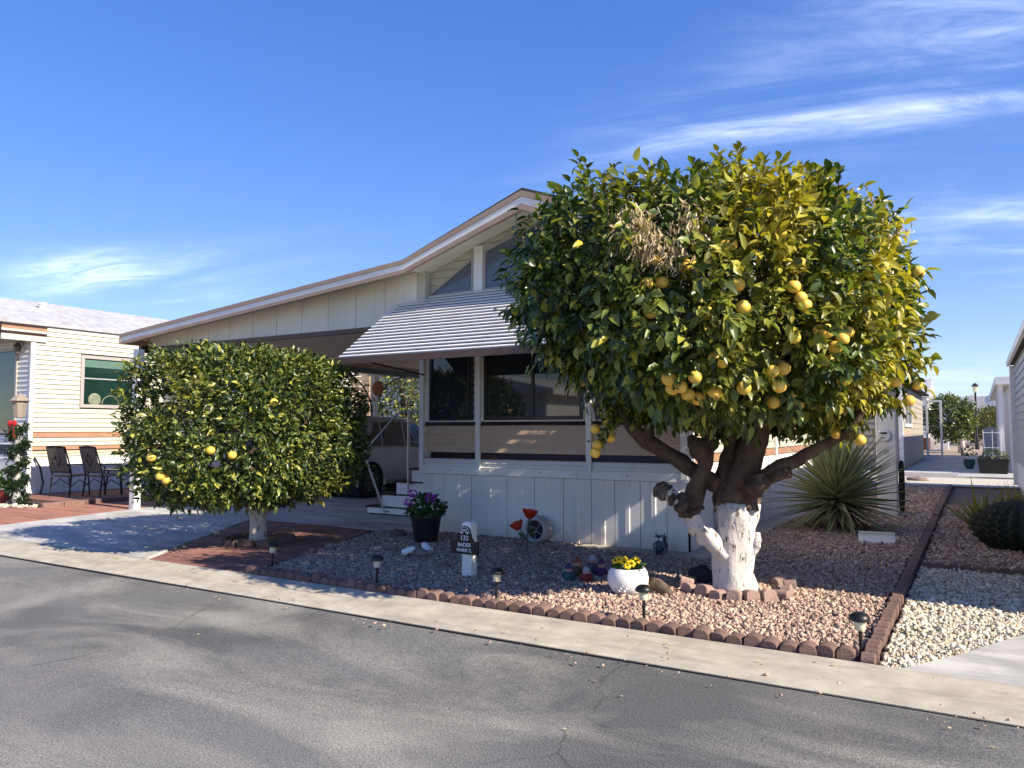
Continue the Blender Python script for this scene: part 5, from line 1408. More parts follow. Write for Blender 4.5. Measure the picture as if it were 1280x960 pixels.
gnome(733, 728, (0.30, 0.03, 0.03), (0.45, 0.40, 0.38), 'small red and white garden figure in front of the group', 0.15, (0.5, 0.3, 0.28))
gnome(741, 717, (0.06, 0.07, 0.09), (0.40, 0.42, 0.45), 'small grey garden figure at the back of the group', 0.19)
gnome(752, 722, (0.10, 0.02, 0.12), (0.08, 0.02, 0.10), 'small purple garden figure next to the white bowl', 0.18)

# driftwood by the bowl
p = G(826, 744, 0.03)
b = MB(); b.tube([(p[0] - 0.14, p[1] + 0.10, 0.12), (p[0] - 0.05, p[1] + 0.05, 0.10), (p[0] + 0.04, p[1], 0.075), (p[0] + 0.10, p[1] - 0.04, 0.06)], [0.035, 0.06, 0.055, 0.03], 12, 0.45)
M['driftwood'] = mat('driftwood', (0.17, 0.13, 0.09), 0.9, col2=(0.05, 0.035, 0.025), scale=14, bump=0.8, bscale=30)
tag(b.build('driftwood', M['driftwood'], smooth='all'), 'weathered knotty driftwood lying behind the white bowl', 'wood')

# spot lamps and rocks near the black pot
M['rock'] = mat('tan_rock', (0.30, 0.24, 0.19), 0.9, var=0.4, scale=10, bump=0.7, bscale=25)
def spot(px, py, dirv, L, r, lab):
    q = Vector(G(px, py, 0.03)); t = thing('spot_lamp', lab, 'garden light', (q.x, q.y, 0.03), 'spot lamps below the black pot')
    d_ = Vector(dirv).normalized(); c = q + Vector((0, 0, 0.08))
    MB().tube([c - d_ * L / 2, c - d_ * L * 0.2, c + d_ * L / 2], [r * 0.7, r, r * 1.15], 12).build('housing', M['white_paint'], t, smooth=True)
    MB().tube([c + d_ * L * 0.5, c + d_ * L * 0.53], [r * 0.95, r * 0.95], 12).build('lens', M['frost'], t)
    MB().tube([(q.x, q.y, -0.02), tuple(c)], 0.010, 6).build('stake', M['black_plastic'], t)
spot(533, 694, (0.75, -0.4, -0.45), 0.17, 0.045, 'white spot lamp tipped over to the right below the black pot')
spot(511, 697, (-0.7, -0.4, -0.35), 0.15, 0.035, 'pale spot lamp aimed left below the black pot')
tag(boulder('rock', (G(527, 700)[0], G(527, 700)[1], 0.07), (0.10, 0.07, 0.06), M['rock']), 'grey brown rock wedged between the spot lamps', 'rock')
tag(boulder('rock', (G(488, 692)[0], G(488, 692)[1], 0.075), (0.10, 0.08, 0.07), M['rock']), 'pale tan rock beside the spot lamps towards the pavers', 'rock')
tag(boulder('rock', (G(498, 674)[0], G(498, 674)[1], 0.075), (0.12, 0.08, 0.065), M['edging']), 'reddish rock left of the black flower pot', 'rock')
tag(boulder('rock', (G(412, 691)[0], G(412, 691)[1], 0.065), (0.075, 0.06, 0.05), M['rock']), 'round tan stone on the edge of the red pavers', 'rock')
tag(boulder('rock', (G(391, 696)[0], G(391, 696)[1], 0.055), (0.06, 0.05, 0.04), M['edging']), 'small pinkish stone on the edge of the red pavers', 'rock')

# yucca
p = G(1048, 662, 0.03); YC = thing('yucca', 'large spiky yucca with narrow pale edged leaves beside the meter post', 'plant', (p[0], p[1], 0.03))
M['dead_blade'] = leaf_mat('dead_blade', [(0, (0.05, 0.04, 0.02)), (0.6, (0.12, 0.09, 0.05)), (1, (0.20, 0.16, 0.09))], (0.3, 0.2, 0.1), 0.1, 0.8)
def blade_mesh(m, wd=0.045, curve=0.06, name='leaf'):
    n = 6; v = []; f = []
    for i in range(n + 1):
        t = i / n; w_ = wd * (0.75 + 0.6 * math.sin(math.pi * min(t * 1.3, 1))) * (1 - t ** 2.2) * 0.5 + 0.0006
        z = -curve * t * t
        v += [(t, -w_, z + w_ * 0.35), (t, 0, z - 0.004), (t, w_, z + w_ * 0.35)]
    for i in range(n):
        for k in range(2):
            a = i * 3 + k; f.append((a, a + 3, a + 4, a + 1))
    me = bpy.data.meshes.new(name); me.from_pydata(v, [], f); me.materials.append(m)
    at = me.attributes.new('yel', 'FLOAT', 'POINT'); at.data.foreach_set('value', np.array([0.75, 0.0, 0.75] * (n + 1), np.float32))
    return me
YM = [blade_mesh(M['yucca'], 0.082, cv) for cv in (0.0, 0.05, 0.10)]; YD = blade_mesh(M['dead_blade'], 0.045, 0.25)
ctr = Vector((p[0], p[1], 0.50))
MB().tube([(p[0], p[1], 0.0), (p[0], p[1], 0.5)], [0.11, 0.09], 10, 0.2).build('stem', M['bark'], YC)
def aim(d_, roll=0.0):
    d_ = Vector(d_).normalized(); up = Vector((0, 0, 1)) if abs(d_.z) < 0.97 else Vector((0, 1, 0))
    s = up.cross(d_).normalized(); n = d_.cross(s)
    return Matrix((d_, s, n)).transposed().to_4x4() @ Matrix.Rotation(roll, 4, 'X')
NB = 240
for i in range(NB):
    t = (i + 0.5) / NB; el = math.radians(82 - 118 * t ** 0.9) ; a = i * 2.39996 + random.uniform(-0.1, 0.1)
    d_ = (math.cos(el) * math.cos(a), math.cos(el) * math.sin(a), math.sin(el))
    L_ = (1.0 if t < 0.75 else 0.85) * random.uniform(0.85, 1.12)
    dead = t > 0.9 and random.random() < 0.7
    ob = bpy.data.objects.new('leaf', YD if dead else random.choice(YM)); sc.collection.objects.link(ob); ob.parent = YC
    base = ctr + Vector((0, 0, 0.10 - 0.24 * t)) + Vector(d_) * 0.05
    ob.matrix_local = Matrix.Translation(base - YC.location) @ aim(d_, random.uniform(-0.3, 0.3)) @ Matrix.Diagonal((L_, 1.0, L_, 1))

# splash block
q = G(1095, 681, 0.03)
b = MB(); b.box(-0.25, 0.25, -0.09, 0.09, 0.0, 0.012); b.box(-0.25, 0.25, -0.105, -0.09, 0.0, 0.04); b.box(-0.25, 0.25, 0.09, 0.105, 0.0, 0.04)
b.v = [(x * 0.86, y * 0.8, z) for x, y, z in b.v]
o = b.build('splash_block', M['white_paint']); o.location = (q[0], q[1] + 0.10, 0.09); o.rotation_euler = (math.radians(58), 0, math.radians(8))
tag(o, 'white plastic downspout trough lying on gravel in front of yucca', 'trough')

# meter post
q = G(1110, 646, 0.03); mx_, my_ = q[0], q[1] + 0.1
MP = thing('meter_post', 'white electric meter pedestal with a round dial beside the yucca', 'meter', (mx_, my_, 0.03))
MB().box(mx_ - 0.155, mx_ + 0.155, my_ - 0.10, my_ + 0.10, 0.0, 1.80).build('cabinet', M['white_paint'], MP, bevel=0.012)
c = (mx_ - 0.02, my_ - 0.10, 1.40)
MB().lathe([(0.105, 0.0), (0.105, -0.03), (0.09, -0.045), (0.0, -0.05)], 24, c, 'y').build('dial', M['bowl'], MP, smooth=True)
MB().box(c[0] - 0.055, c[0] + 0.045, c[1] - 0.056, c[1] - 0.048, 1.425, 1.455).build('readout', M['black_plastic'], MP)
MB().box(c[0] - 0.05, c[0] - 0.005, c[1] - 0.056, c[1] - 0.048, 1.355, 1.375).build('plate', M['win_bronze'], MP)
for k in (-1, 0, 1):
    MB().box(mx_ + 0.03 * k - 0.007, mx_ + 0.03 * k + 0.007, my_ - 0.105, my_ - 0.10, 1.09, 1.17).build('vent_slot', M['siding_grey'], MP)
MB().box(mx_ - 0.14, mx_ + 0.14, my_ - 0.104, my_ - 0.10, 0.18, 0.98).build('door_panel', M['white_paint'], MP, bevel=0.002)
HS = MB()
for k in range(4):
    pts = [(mx_ + 0.20 + 0.012 * k + 0.02 * math.cos(t), my_ - 0.02 * k + 0.10 * math.sin(t) * 0.4, 0.55 + 0.42 * math.sin(t)) for t in np.linspace(0, 2 * math.pi, 25)]
    HS.tube(pts, 0.014, 6)
tag(HS.build('hose_coil', M['black_plastic'], smooth='all'), 'black hose coiled on the side of the meter pedestal', 'hose')
q = G(1155, 647, 0.03)
tag(boulder('rock', (q[0] - 0.12, q[1], 0.05), (0.33, 0.09, 0.035), M['slab']), 'flat pale stepping stone behind the meter post', 'stone')
tag(boulder('rock', (G(1147, 602)[0], G(1147, 602)[1], 0.06), (0.30, 0.15, 0.08), M['rock']), 'low brown rock at the edge of the far white gravel', 'rock')

# barrel cactus
BC = thing('barrel_cactus', 'wide dark ribbed barrel cactus in the shaded gravel', 'cactus', (0.44, 11.35, 0.03))
M['cactus'] = mat('cactus_skin', (0.018, 0.022, 0.013), 0.8, var=0.3, scale=10)
M['spine'] = mat('cactus_spine', (0.10, 0.075, 0.045), 0.7)
b = MB(); seg = 96; ring = 52; v = []; f = []
NRIB = 24
for i in range(ring + 1):
    ph = math.pi * (0.12 + 0.88 * i / ring)
    for k in range(seg):
        t = 2 * math.pi * k / seg
        rr = 1 + 0.07 * math.cos(NRIB * t) + 0.05 * math.cos(NRIB * t) * math.cos(ph * 26)
        v.append((0.44 + 0.52 * math.sin(ph) * math.cos(t) * rr, 11.35 + 0.52 * math.sin(ph) * math.sin(t) * rr, 0.30 - 0.33 * math.cos(ph)))
for i in range(ring):
    for k in range(seg):
        f.append((i * seg + k, i * seg + (k + 1) % seg, (i + 1) * seg + (k + 1) % seg, (i + 1) * seg + k))
b.add(v, f); b.build('body', M['cactus'], BC, smooth='all')
SPN = MB()
for r_ in range(NRIB):
    t = 2 * math.pi * r_ / NRIB
    for i in range(2, 13):
        ph = math.pi * (0.2 + 0.8 * i / 13)
        n_ = Vector((math.sin(ph) * math.cos(t), math.sin(ph) * math.sin(t), -math.cos(ph)))
        c_ = Vector((0.44 + 0.555 * n_.x, 11.35 + 0.555 * n_.y, 0.30 + 0.335 * n_.z))
        for k in range(5):
            e_ = c_ + (n_ * 0.6 + Vector((random.uniform(-1, 1), random.uniform(-1, 1), random.uniform(-1, 1))) * 0.7).normalized() * 0.045
            w_ = Vector((random.uniform(-1, 1), random.uniform(-1, 1), random.uniform(-1, 1))).normalized() * 0.003
            SPN.add([c_ - w_, c_ + w_, e_], [(0, 1, 2)])
SPN.build('spines', M['spine'], BC)['kind'] = 'stuff'
# narrow leaved clumps behind it
GM = [blade_mesh(M['grass_blade'], 0.05, cv) for cv in (0.05, 0.18, 0.32)]
for k, (x_, y_, s_) in enumerate(((0.02, 13.0, 1.0), (0.42, 13.3, 0.95), (0.85, 13.2, 1.0), (0.60, 13.9, 0.9))):
    AC = thing('aloe_clump', ('upright yellow green aloe clump next to the red border', 'upright aloe clump in the middle of the row behind the cactus', 'upright aloe clump against the grey home behind the cactus', 'smaller aloe clump at the back of the aloe row')[k], 'plant', (x_, y_, 0.03), 'aloe clumps behind the cactus')
    for i in range(46):
        a = i * 2.4; el = math.radians(random.uniform(38, 86)); L_ = s_ * random.uniform(0.45, 0.85)
        ob = bpy.data.objects.new('leaf', random.choice(GM)); sc.collection.objects.link(ob); ob.parent = AC
        ob.matrix_local = Matrix.Translation((0.10 * math.cos(a) * random.random(), 0.10 * math.sin(a) * random.random(), 0)) @ aim((math.cos(el) * math.cos(a), math.cos(el) * math.sin(a), math.sin(el))) @ Matrix.Diagonal((L_, 1, L_, 1))

# fallen leaves and grit on paving and street
n = 92
P_ = np.concatenate([np.stack([rng.uniform(-9.2, -6.6, 60), rng.uniform(5.0, 6.4, 60), np.full(60, 0.052)], 1),
                     np.stack([rng.uniform(-6, 0.3, 24), rng.uniform(4.75, 5.28, 24), np.full(24, 0.044)], 1),
                     np.stack([rng.uniform(-6, 0.3, 8), rng.uniform(2.9, 4.6, 8), np.full(8, 0.010)], 1)])
a = rng.uniform(0, 6.28, n)
o = leaves('fallen_leaves', P_, np.stack([np.cos(a), np.sin(a), rng.uniform(-0.05, 0.15, n)], 1), np.stack([rng.normal(0, 0.2, n), rng.normal(0, 0.2, n), np.ones(n)], 1), rng.uniform(0.02, 0.05, n), rng.uniform(0.008, 0.02, n), M['dead_leaf'], None)
tag(o, 'scattered dry fallen leaves on pavers, kerb and street edge', 'leaves', kind='stuff')

# ------------------------------------------------------------------ neighbour home on the left
LH = thing('neighbour_home', 'cream sided neighbouring home with orange stripes and pale roof beyond the driveway', 'house', (-20, 12, 0))
LX, LY0, LY1 = -17.40, 8.65, 19.0
MB().box(-24, LX - 0.01, LY0 + 0.01, LY1, 0.0, 3.78).build('wall', M['siding_brown'], LH)  # dark backing in the board gaps: lap shadow lines put into the colour
def lh_m(z):
    if 1.33 < z < 1.45: return M['siding_orange']
    if 1.06 < z < 1.15: return M['siding_orange']
    if 0.98 < z < 1.04: return M['siding_tan']
    return M['siding_cream']
LWIN = (9.70, 11.35, 2.0, 3.20)
for z0, z1, cset in ((0.86, 0.98, 0.06), (0.98, 1.04, 0.06), (1.04, 1.06, 0.02), (1.06, 1.15, 0.09), (1.15, 1.33, 0.09), (1.33, 1.45, 0.12), (1.45, 3.76, 0.105)):
    siding(LH, 'y', LX, 1, LY0 + 0.06, LY1, z0, z1, cset, lh_m, [LWIN])
siding(LH, 'x', LY0, -1, -21.0, LX - 0.02, 0.86, 3.6, 0.105, lambda z: M['siding_brown'] if 0.98 < z < 1.15 else M['siding_white'], [(-20.6, -17.92, 1.42, 3.3)])
window(LH, 'y', LX, 1, *LWIN, M['win_bronze'], M['glass_teal'], 0.075, 0.05)
window(LH, 'x', LY0, -1, -20.6, -17.92, 1.42, 3.3, M['win_bronze'], M['glass_teal'], 0.07, 0.05)
# raised blind and things on the sill behind the glass line
MB().box(LX + 0.009, LX + 0.016, 9.79, 11.26, 2.93, 3.10).build('blind', M['blind'], LH)
MB().box(LX + 0.009, LX + 0.018, 9.79, 11.26, 2.66, 2.685).build('blind_rail', M['siding_grey'], LH)
M['sill_thing'] = mat('sill_ornament', (0.22, 0.24, 0.16), 0.7, var=0.4, scale=25)
MB().lathe([(0.0, 0.0), (0.15, 0.003), (0.13, 0.012), (0.0, 0.014)], 16, (LX + 0.008, 10.05, 2.19), 'x').build('sill_plant', M['sill_thing'], LH)
MB().tube([(LX + 0.016, 10.22 + 0.2 + 0.2 * math.cos(t), 2.09 + 0.2 * math.sin(t)) for t in np.linspace(0, math.pi, 12)], 0.012, 6).build('sill_arch', M['sill_thing'], LH)
MB().box(LX - 0.02, LX + 0.035, LY0 - 0.03, LY0 + 0.06, 0.0, 3.40).build('corner_trim', M['white_paint'], LH)
# ribbed skirting
LSK = MB().box(LX - 0.02, LX + 0.004, LY0, LY1, 0.0, 0.87).build('skirting', M['white_paint'], LH)
yy = LY0 + 0.07
while yy < LY1 - 0.2:
    MB().box(LX + 0.004, LX + 0.02, yy, yy + 0.085, 0.10, 0.86).build('rib', M['white_paint'], LSK); yy += 0.115 if yy < 12 else 0.23
MB().box(-24, LX - 0.02, LY0 - 0.015, LY0, 0.0, 0.86).build('skirting', M['white_paint'], LH)
# roof
RZ = 4.56
MB().prism([(LX + 0.06, 3.76), (LX + 0.06, 3.83), (-19.6, RZ + 0.06), (-21.8, 3.85), (-21.8, 3.78), (-19.6, RZ - 0.02)], 'y', 7.95, LY1 + 0.3).build('roof', M['pale_roof'], LH)
MB().prism([(LX + 0.03, 3.42), (LX + 0.03, 3.76), (-19.6, RZ - 0.03), (-21.8, 3.76), (-21.8, 3.42)], 'y', 8.02, LY0 - 0.02).build('porch_gable', M['siding_grey'], LH)
for z0, z1, mm in ((3.70, 3.755, 'siding_brown'), (3.64, 3.695, 'siding_orange'), (3.585, 3.635, 'siding_cream'), (3.525, 3.58, 'siding_brown'), (3.40, 3.52, 'siding_cream')):
    MB().box(LX + 0.032, LX + 0.065, 8.0, 8.92, z0, z1).build('stripe_board', M[mm], LH)
MB().prism([(LX + 0.05, 3.50), (LX + 0.05, 3.78), (-19.6, RZ), (-19.6, RZ - 0.28)], 'y', 7.93, 7.99).build('rake_board', M['siding_brown'], LH)
MB().lathe([(0.07, -0.2), (0.07, 0.06), (0.10, 0.065), (0.10, 0.10), (0.0, 0.12)], 14, tuple(AX(53, 384, -18.9)), 'z').build('roof_vent', M['white_paint'], LH, smooth=True)
# wall lantern
q = AY(28, 437, 8.60)
WLN = thing('wall_lantern', 'small bronze wall lantern by the corner of the cream home', 'lantern', (q[0], 8.55, q[2]))
M['bronze'] = mat('bronze', (0.12, 0.09, 0.07), 0.5, metal=0.4)
MB().lathe([(0.0, -0.14), (0.05, -0.10), (0.075, 0.05), (0.09, 0.06), (0.03, 0.14), (0.0, 0.17)], 6, (q[0], 8.50, q[2])).build('body', M['bronze'], WLN)
MB().tube([(q[0], 8.52, q[2] + 0.12), (q[0], 8.57, q[2] + 0.18), (q[0], 8.62, q[2] + 0.10)], 0.015, 6).build('arm', M['bronze'], WLN)
# yard lamp with garland and red bow
q = G(20, 632, 0.03)
YL = thing('yard_lamp', 'yard lamp post wrapped in green garland with a red bow', 'lamp post', (q[0], q[1], 0.03))
lx, ly = q[0], q[1]
M['lamp_tan'] = mat('lamp_tan', (0.26, 0.22, 0.17), 0.6)
MB().tube([(lx, ly, 0.0), (lx, ly, 1.62)], 0.07, 12).build('post', M['siding_grey'], YL, smooth=True)
MB().lathe([(0.09, 1.98), (0.10, 2.0), (0.135, 2.28), (0.15, 2.29), (0.19, 2.31), (0.10, 2.40), (0.05, 2.43), (0.0, 2.47)], 8, (lx, ly, -0.25)).build('lantern', M['lamp_tan'], YL)
t = rng.uniform(0, 1, 2600); an = t * 26; P_ = np.stack([lx + 0.11 * np.cos(an), ly + 0.11 * np.sin(an), 0.1 + 1.45 * t], 1) + rng.normal(0, 0.045, (2600, 3))
dd = unit(rng.normal(size=(2600, 3)))
M['garland'] = leaf_mat('garland_green', [(0, (0.008, 0.02, 0.008)), (1, (0.03, 0.06, 0.02))], (0.1, 0.1, 0.05), 0.1)
leaves('garland', P_, dd, unit(rng.normal(size=(2600, 3))), rng.uniform(0.06, 0.11, 2600), np.full(2600, 0.03), M['garland'], YL)['kind'] = 'stuff'
M['bow'] = mat('red_ribbon', (0.55, 0.02, 0.02), 0.45)
for s in (-1, 1):
    MB().ell((lx + s * 0.08, ly - 0.13, 1.62), (0.085, 0.035, 0.06), 10, 6).build('bow_loop', M['bow'], YL, smooth=True)
    MB().prism([(lx + s * 0.01, 1.60), (lx + s * 0.05, 1.60), (lx + s * 0.13, 1.36), (lx + s * 0.06, 1.38)], 'y', ly - 0.145, ly - 0.13).build('bow_tail', M['bow'], YL)
# potted plant
q = G(6, 630, 0.03)
PP = thing('flower_pot', 'red pot with bright green leafy plant below the yard lamp', 'flower pot', (q[0], q[1], 0.03))
M['red_pot'] = mat('red_pot', (0.30, 0.045, 0.04), 0.5)
MB().lathe([(0.0, 0.0), (0.13, 0.0), (0.19, 0.26), (0.20, 0.27), (0.18, 0.27), (0.0, 0.25)], 18, (q[0], q[1], 0.03)).build('pot', M['red_pot'], PP, smooth=True)
M['bright_leaf'] = leaf_mat('bright_leaf', [(0, (0.08, 0.16, 0.02)), (1, (0.22, 0.33, 0.05))], (0.5, 0.5, 0.1), 0.3)
leaf_ball(PP, (q[0], q[1], 0.45), (0.28, 0.28, 0.22), 260, 0.10, m='bright_leaf')
GRV = [(-18.6, 6.1), (-15.05, 7.72), (-15.1, 8.0), (-17.4, 8.1), (-17.5, 8.6), (-20, 8.6), (-20, 6.2)]
gravel('white_gravel', 'pale gravel strip below the front window of the cream home', GRV, 260, 0.034, 0.02, M['white_gravel'])

# patio chairs
M['sling'] = mat('sling_mesh', (0.17, 0.155, 0.13), 0.8, var=0.35, scale=30, bump=0.2)
def chair(lab):
    r = thing('patio_chair', lab, 'chair', (0, 0, 0), 'black metal patio chairs by the cream wall')
    # local: faces +x
    for s in (-1, 1):
        y_ = s * 0.26
        MB().tube([(-0.22, y_, 0.0), (-0.17, y_, 0.44), (-0.24, y_, 0.70), (-0.34, y_ * 0.92, 1.02)], 0.016, 8).build('back_leg', M['black_metal'], r, smooth=True)
        MB().tube([(0.30, y_, 0.0), (0.25, y_, 0.42), (0.27, y_, 0.58), (0.20, y_, 0.65), (-0.05, y_, 0.66), (-0.22, y_, 0.66)], 0.015, 8).build('arm_frame', M['black_metal'], r, smooth=True)
        MB().tube([(-0.19, y_, 0.20), (0.03, y_, 0.34), (0.28, y_, 0.20)], 0.010, 6).build('brace', M['black_metal'], r, smooth=True)
    MB().prism([(-0.20, 0.40), (0.28, 0.42), (0.28, 0.455), (-0.20, 0.435)], 'y', -0.245, 0.245).build('seat', M['sling'], r)
    bk = MB().prism([(-0.205, 0.50), (-0.185, 0.50), (-0.335, 1.0), (-0.355, 1.0)], 'y', -0.225, 0.225).build('backrest', M['sling'], r)
    c_ = Vector((-0.27, 0, 0.75)); ax_ = Vector((-0.287, 0, 0.958))
    for s in (-1, 1):
        dia = [c_ + ax_ * 0.13 + Vector((0.022 * s, 0, 0)), c_ + Vector((0.022 * s, 0.09, 0)), c_ - ax_ * 0.13 + Vector((0.022 * s, 0, 0)), c_ + Vector((0.022 * s, -0.09, 0)), c_ + ax_ * 0.13 + Vector((0.022 * s, 0, 0))]
        MB().tube(dia, 0.008, 6).build('diamond', M['black_metal'], bk)
    MB().tube([(-0.21, -0.24, 0.50), (-0.21, 0.24, 0.50)], 0.014, 6).build('cross_bar', M['black_metal'], r)
    MB().tube([(-0.345, -0.24, 1.02), (-0.355, 0, 1.04), (-0.345, 0.24, 1.02)], 0.018, 6).build('top_bar', M['black_metal'], r)
    MB().prism([(-0.31, 0.92), (-0.29, 0.92), (-0.335, 1.02), (-0.355, 1.02)], 'y', -0.235, 0.235).build('head_slat', M['black_metal'], r)
    return r
c1 = chair('black metal patio chair with its arms towards the cream wall'); c1.location = (-16.35, 8.95, 0.115); c1.rotation_euler = (0, 0, math.radians(104))
c2 = copy_tree(c1); c2['label'] = 'black metal patio chair beside the carport post'; c2.location = (-15.75, 9.30, 0.115); c2.rotation_euler = (0, 0, math.radians(96))
TBL = thing('side_table', 'small round black side table between the patio chairs', 'table', (-15.95, 9.75, 0.115))
MB().lathe([(0.0, 0.50), (0.28, 0.50), (0.28, 0.53), (0.0, 0.53)], 22, (-15.95, 9.75, 0.115)).build('top', M['black_metal'], TBL)
for k in range(3):
    t = 2 * math.pi * k / 3; MB().tube([(-15.95 + 0.22 * math.cos(t), 9.75 + 0.22 * math.sin(t), 0.115), (-15.95 + 0.15 * math.cos(t), 9.75 + 0.15 * math.sin(t), 0.62)], 0.02, 7).build('leg', M['black_metal'], TBL)
b = MB(); b.tube([(LX + 0.06, 8.75, 0.9), (LX + 0.10, 8.85, 0.7), (LX + 0.16, 8.9, 0.35), (LX + 0.25, 8.8, 0.14), (LX + 0.3, 8.5, 0.13)], 0.02, 7)
tag(b.build('garden_hose', M['black_plastic'], smooth='all'), 'black hose running down the cream wall behind the chairs', 'hose')

# shed behind the carport post
SH = thing('storage_shed', 'grey sided shed at the back of the paved strip beside the carport', 'shed', (-16, 12, 0))
MB().box(-17.38, -14.6, 11.8, 15.5, 0.0, 3.0).build('wall', M['siding_grey'], SH)
siding(SH, 'x', 11.8, -1, -17.38, -14.58, 0.05, 3.0, 0.125, lambda z: M['siding_grey'])
MB().box(-17.4, -14.5, 11.68, 15.6, 3.002, 3.12).build('roof', M['white_paint'], SH)

# ------------------------------------------------------------------ neighbour home on the right (mostly out of frame, it shades the yard)
RH = thing('neighbour_home', 'grey lap sided home on the right with white gutter', 'house', (3, 15, 0))
RX0, RY0, RY1, RZE = 0.85, 7.28, 23.2, 3.15
MB().box(RX0 + 0.01, 5.4, RY0 + 0.02, RY1, 0.0, RZE).build('wall', M['siding_grey'], RH)
siding(RH, 'y', RX0, -1, RY0 + 0.0, RY1, 0.7, RZE, 0.17, lambda z: M['siding_grey'])
MB().prism([(0.74, RZE - 0.0), (0.74, RZE + 0.10), (3.1, 3.85), (5.6, RZE + 0.10), (5.6, RZE)], 'y', RY0 - 0.25, RY1 + 0.2).build('roof', M['shingle'], RH)
MB().box(0.68, 0.74, RY0 - 0.25, RY1 + 0.2, RZE - 0.03, RZE + 0.11).build('gutter', M['white_paint'], RH)
MB().box(0.74, 0.85, RY1 - 0.02, RY1 + 0.10, 0.1, RZE - 0.03).build('downspout', M['white_paint'], RH)
MB().box(RX0 - 0.015, RX0, RY0, RY1, 0.0, 0.69).build('skirting', M['skirt'], RH)
window(RH, 'y', RX0, -1, 10.5, 11.8, 1.6, 2.6, M['win_bronze'], M['glass'], 0.06)
# porch further back on that side
PR = thing('porch', 'white flat roofed porch with slim posts behind the grey home', 'porch', (1.6, 31, 0))
MB().box(0.55, 6.2, 30.0, 47.5, 3.0, 3.25).build('roof', M['white_paint'], PR)
MB().box(0.95, 6.0, 30.9, 47.0, 0.0, 3.0).build('wall', M['siding_white'], PR)  # porch lengthened backwards into an added building to shade the far patio
for yy in (30.2, 32.0, 34.2): MB().box(0.62, 0.76, yy, yy + 0.14, 0.0, 3.0).build('post', M['white_paint'], PR)

# ------------------------------------------------------------------ behind the side yard
sheet('patio', [(-2.3, 27.6), (1.0, 27.6), (1.0, 46), (-2.3, 46)], 0.05, M['concrete'], 'shaded concrete patio behind the white gravel', 'patio', th=0.08)
tag(MB().box(-4.2, -0.55, 27.35, 27.55, 0.0, 0.16).build('low_beam', M['white_paint']), 'low white border beam at the near edge of the far patio', 'border')
tag(MB().box(-2.4, 0.4, 44.2, 44.4, 0.0, 0.22).build('low_beam', M['white_paint']), 'low white border beam at the far edge of the patio', 'border')
TH = thing('taupe_home', 'taupe lap sided home behind the yucca with white corner trim', 'house', (-6, 33, 0))
MB().box(-12, -2.38, 31.02, 44, 0.0, 3.2).build('wall', M['siding_taupe'], TH)
siding(TH, 'x', 31.0, -1, -8, -2.38, 0.1, 3.15, 0.24, lambda z: M['siding_taupe'])
siding(TH, 'y', -2.38, 1, 31.0, 44, 0.1, 3.15, 0.24, lambda z: M['siding_taupe'], [(32.5, 36, 1.6, 2.8)])
window(TH, 'y', -2.38, 1, 32.5, 36, 1.6, 2.8, M['white_paint'], M['glass'], 0.12, 0.06, mull=(34.2,))
MB().box(-2.44, -2.30, 30.9, 31.05, 0.0, 3.2).build('corner_trim', M['white_paint'], TH)
MB().prism([(-12.4, 3.2), (-2.0, 3.2), (-7.2, 4.2)], 'y', 30.6, 44.4).build('roof', M['shingle'], TH)
FR = thing('white_pergola', 'thin white porch frame in front of the ball shaped tree', 'pergola', (-1, 44, 0))
for x_ in (-2.25, -1.62): MB().box(x_, x_ + 0.10, 44.45, 44.55, 0.0, 2.9).build('post', M['white_paint'], FR)
MB().box(-2.25, -1.52, 44.45, 44.55, 2.902, 3.0).build('top_rail', M['white_paint'], FR)
MB().box(-2.15, -1.62, 44.46, 44.54, 0.42, 0.48).build('rail', M['white_paint'], FR)
WH = thing('white_home', 'distant white sided home with gable roof and red brick base', 'house', (-8, 66, 0))
M['brick_red'] = mat('brick_red', (0.16, 0.05, 0.035), 0.9, var=0.4, scale=10)
MB().box(-14, -3.1, 64, 76, 0.9, 3.9).build('wall', M['siding_white'], WH)
siding(WH, 'x', 64, -1, -14, -3.1, 0.9, 3.9, 0.2, lambda z: M['white_paint'])
MB().box(-14, -3.12, 63.97, 76, 0.0, 0.9).build('brick_base', M['brick_red'], WH)
MB().prism([(64.0 - 0.3, 3.9), (76.3, 3.9), (70, 5.6)], 'x', -14.3, -3.0).build('roof', M['pale_roof'], WH)
MB().box(-3.08, -1.9, 65.5, 67.2, 0.0, 1.5).build('entry_box', M['white_paint'], WH)
window(WH, 'x', 63.98, -1, -4.6, -4.0, 1.9, 3.1, M['white_paint'], M['glass'], 0.08, 0.05)

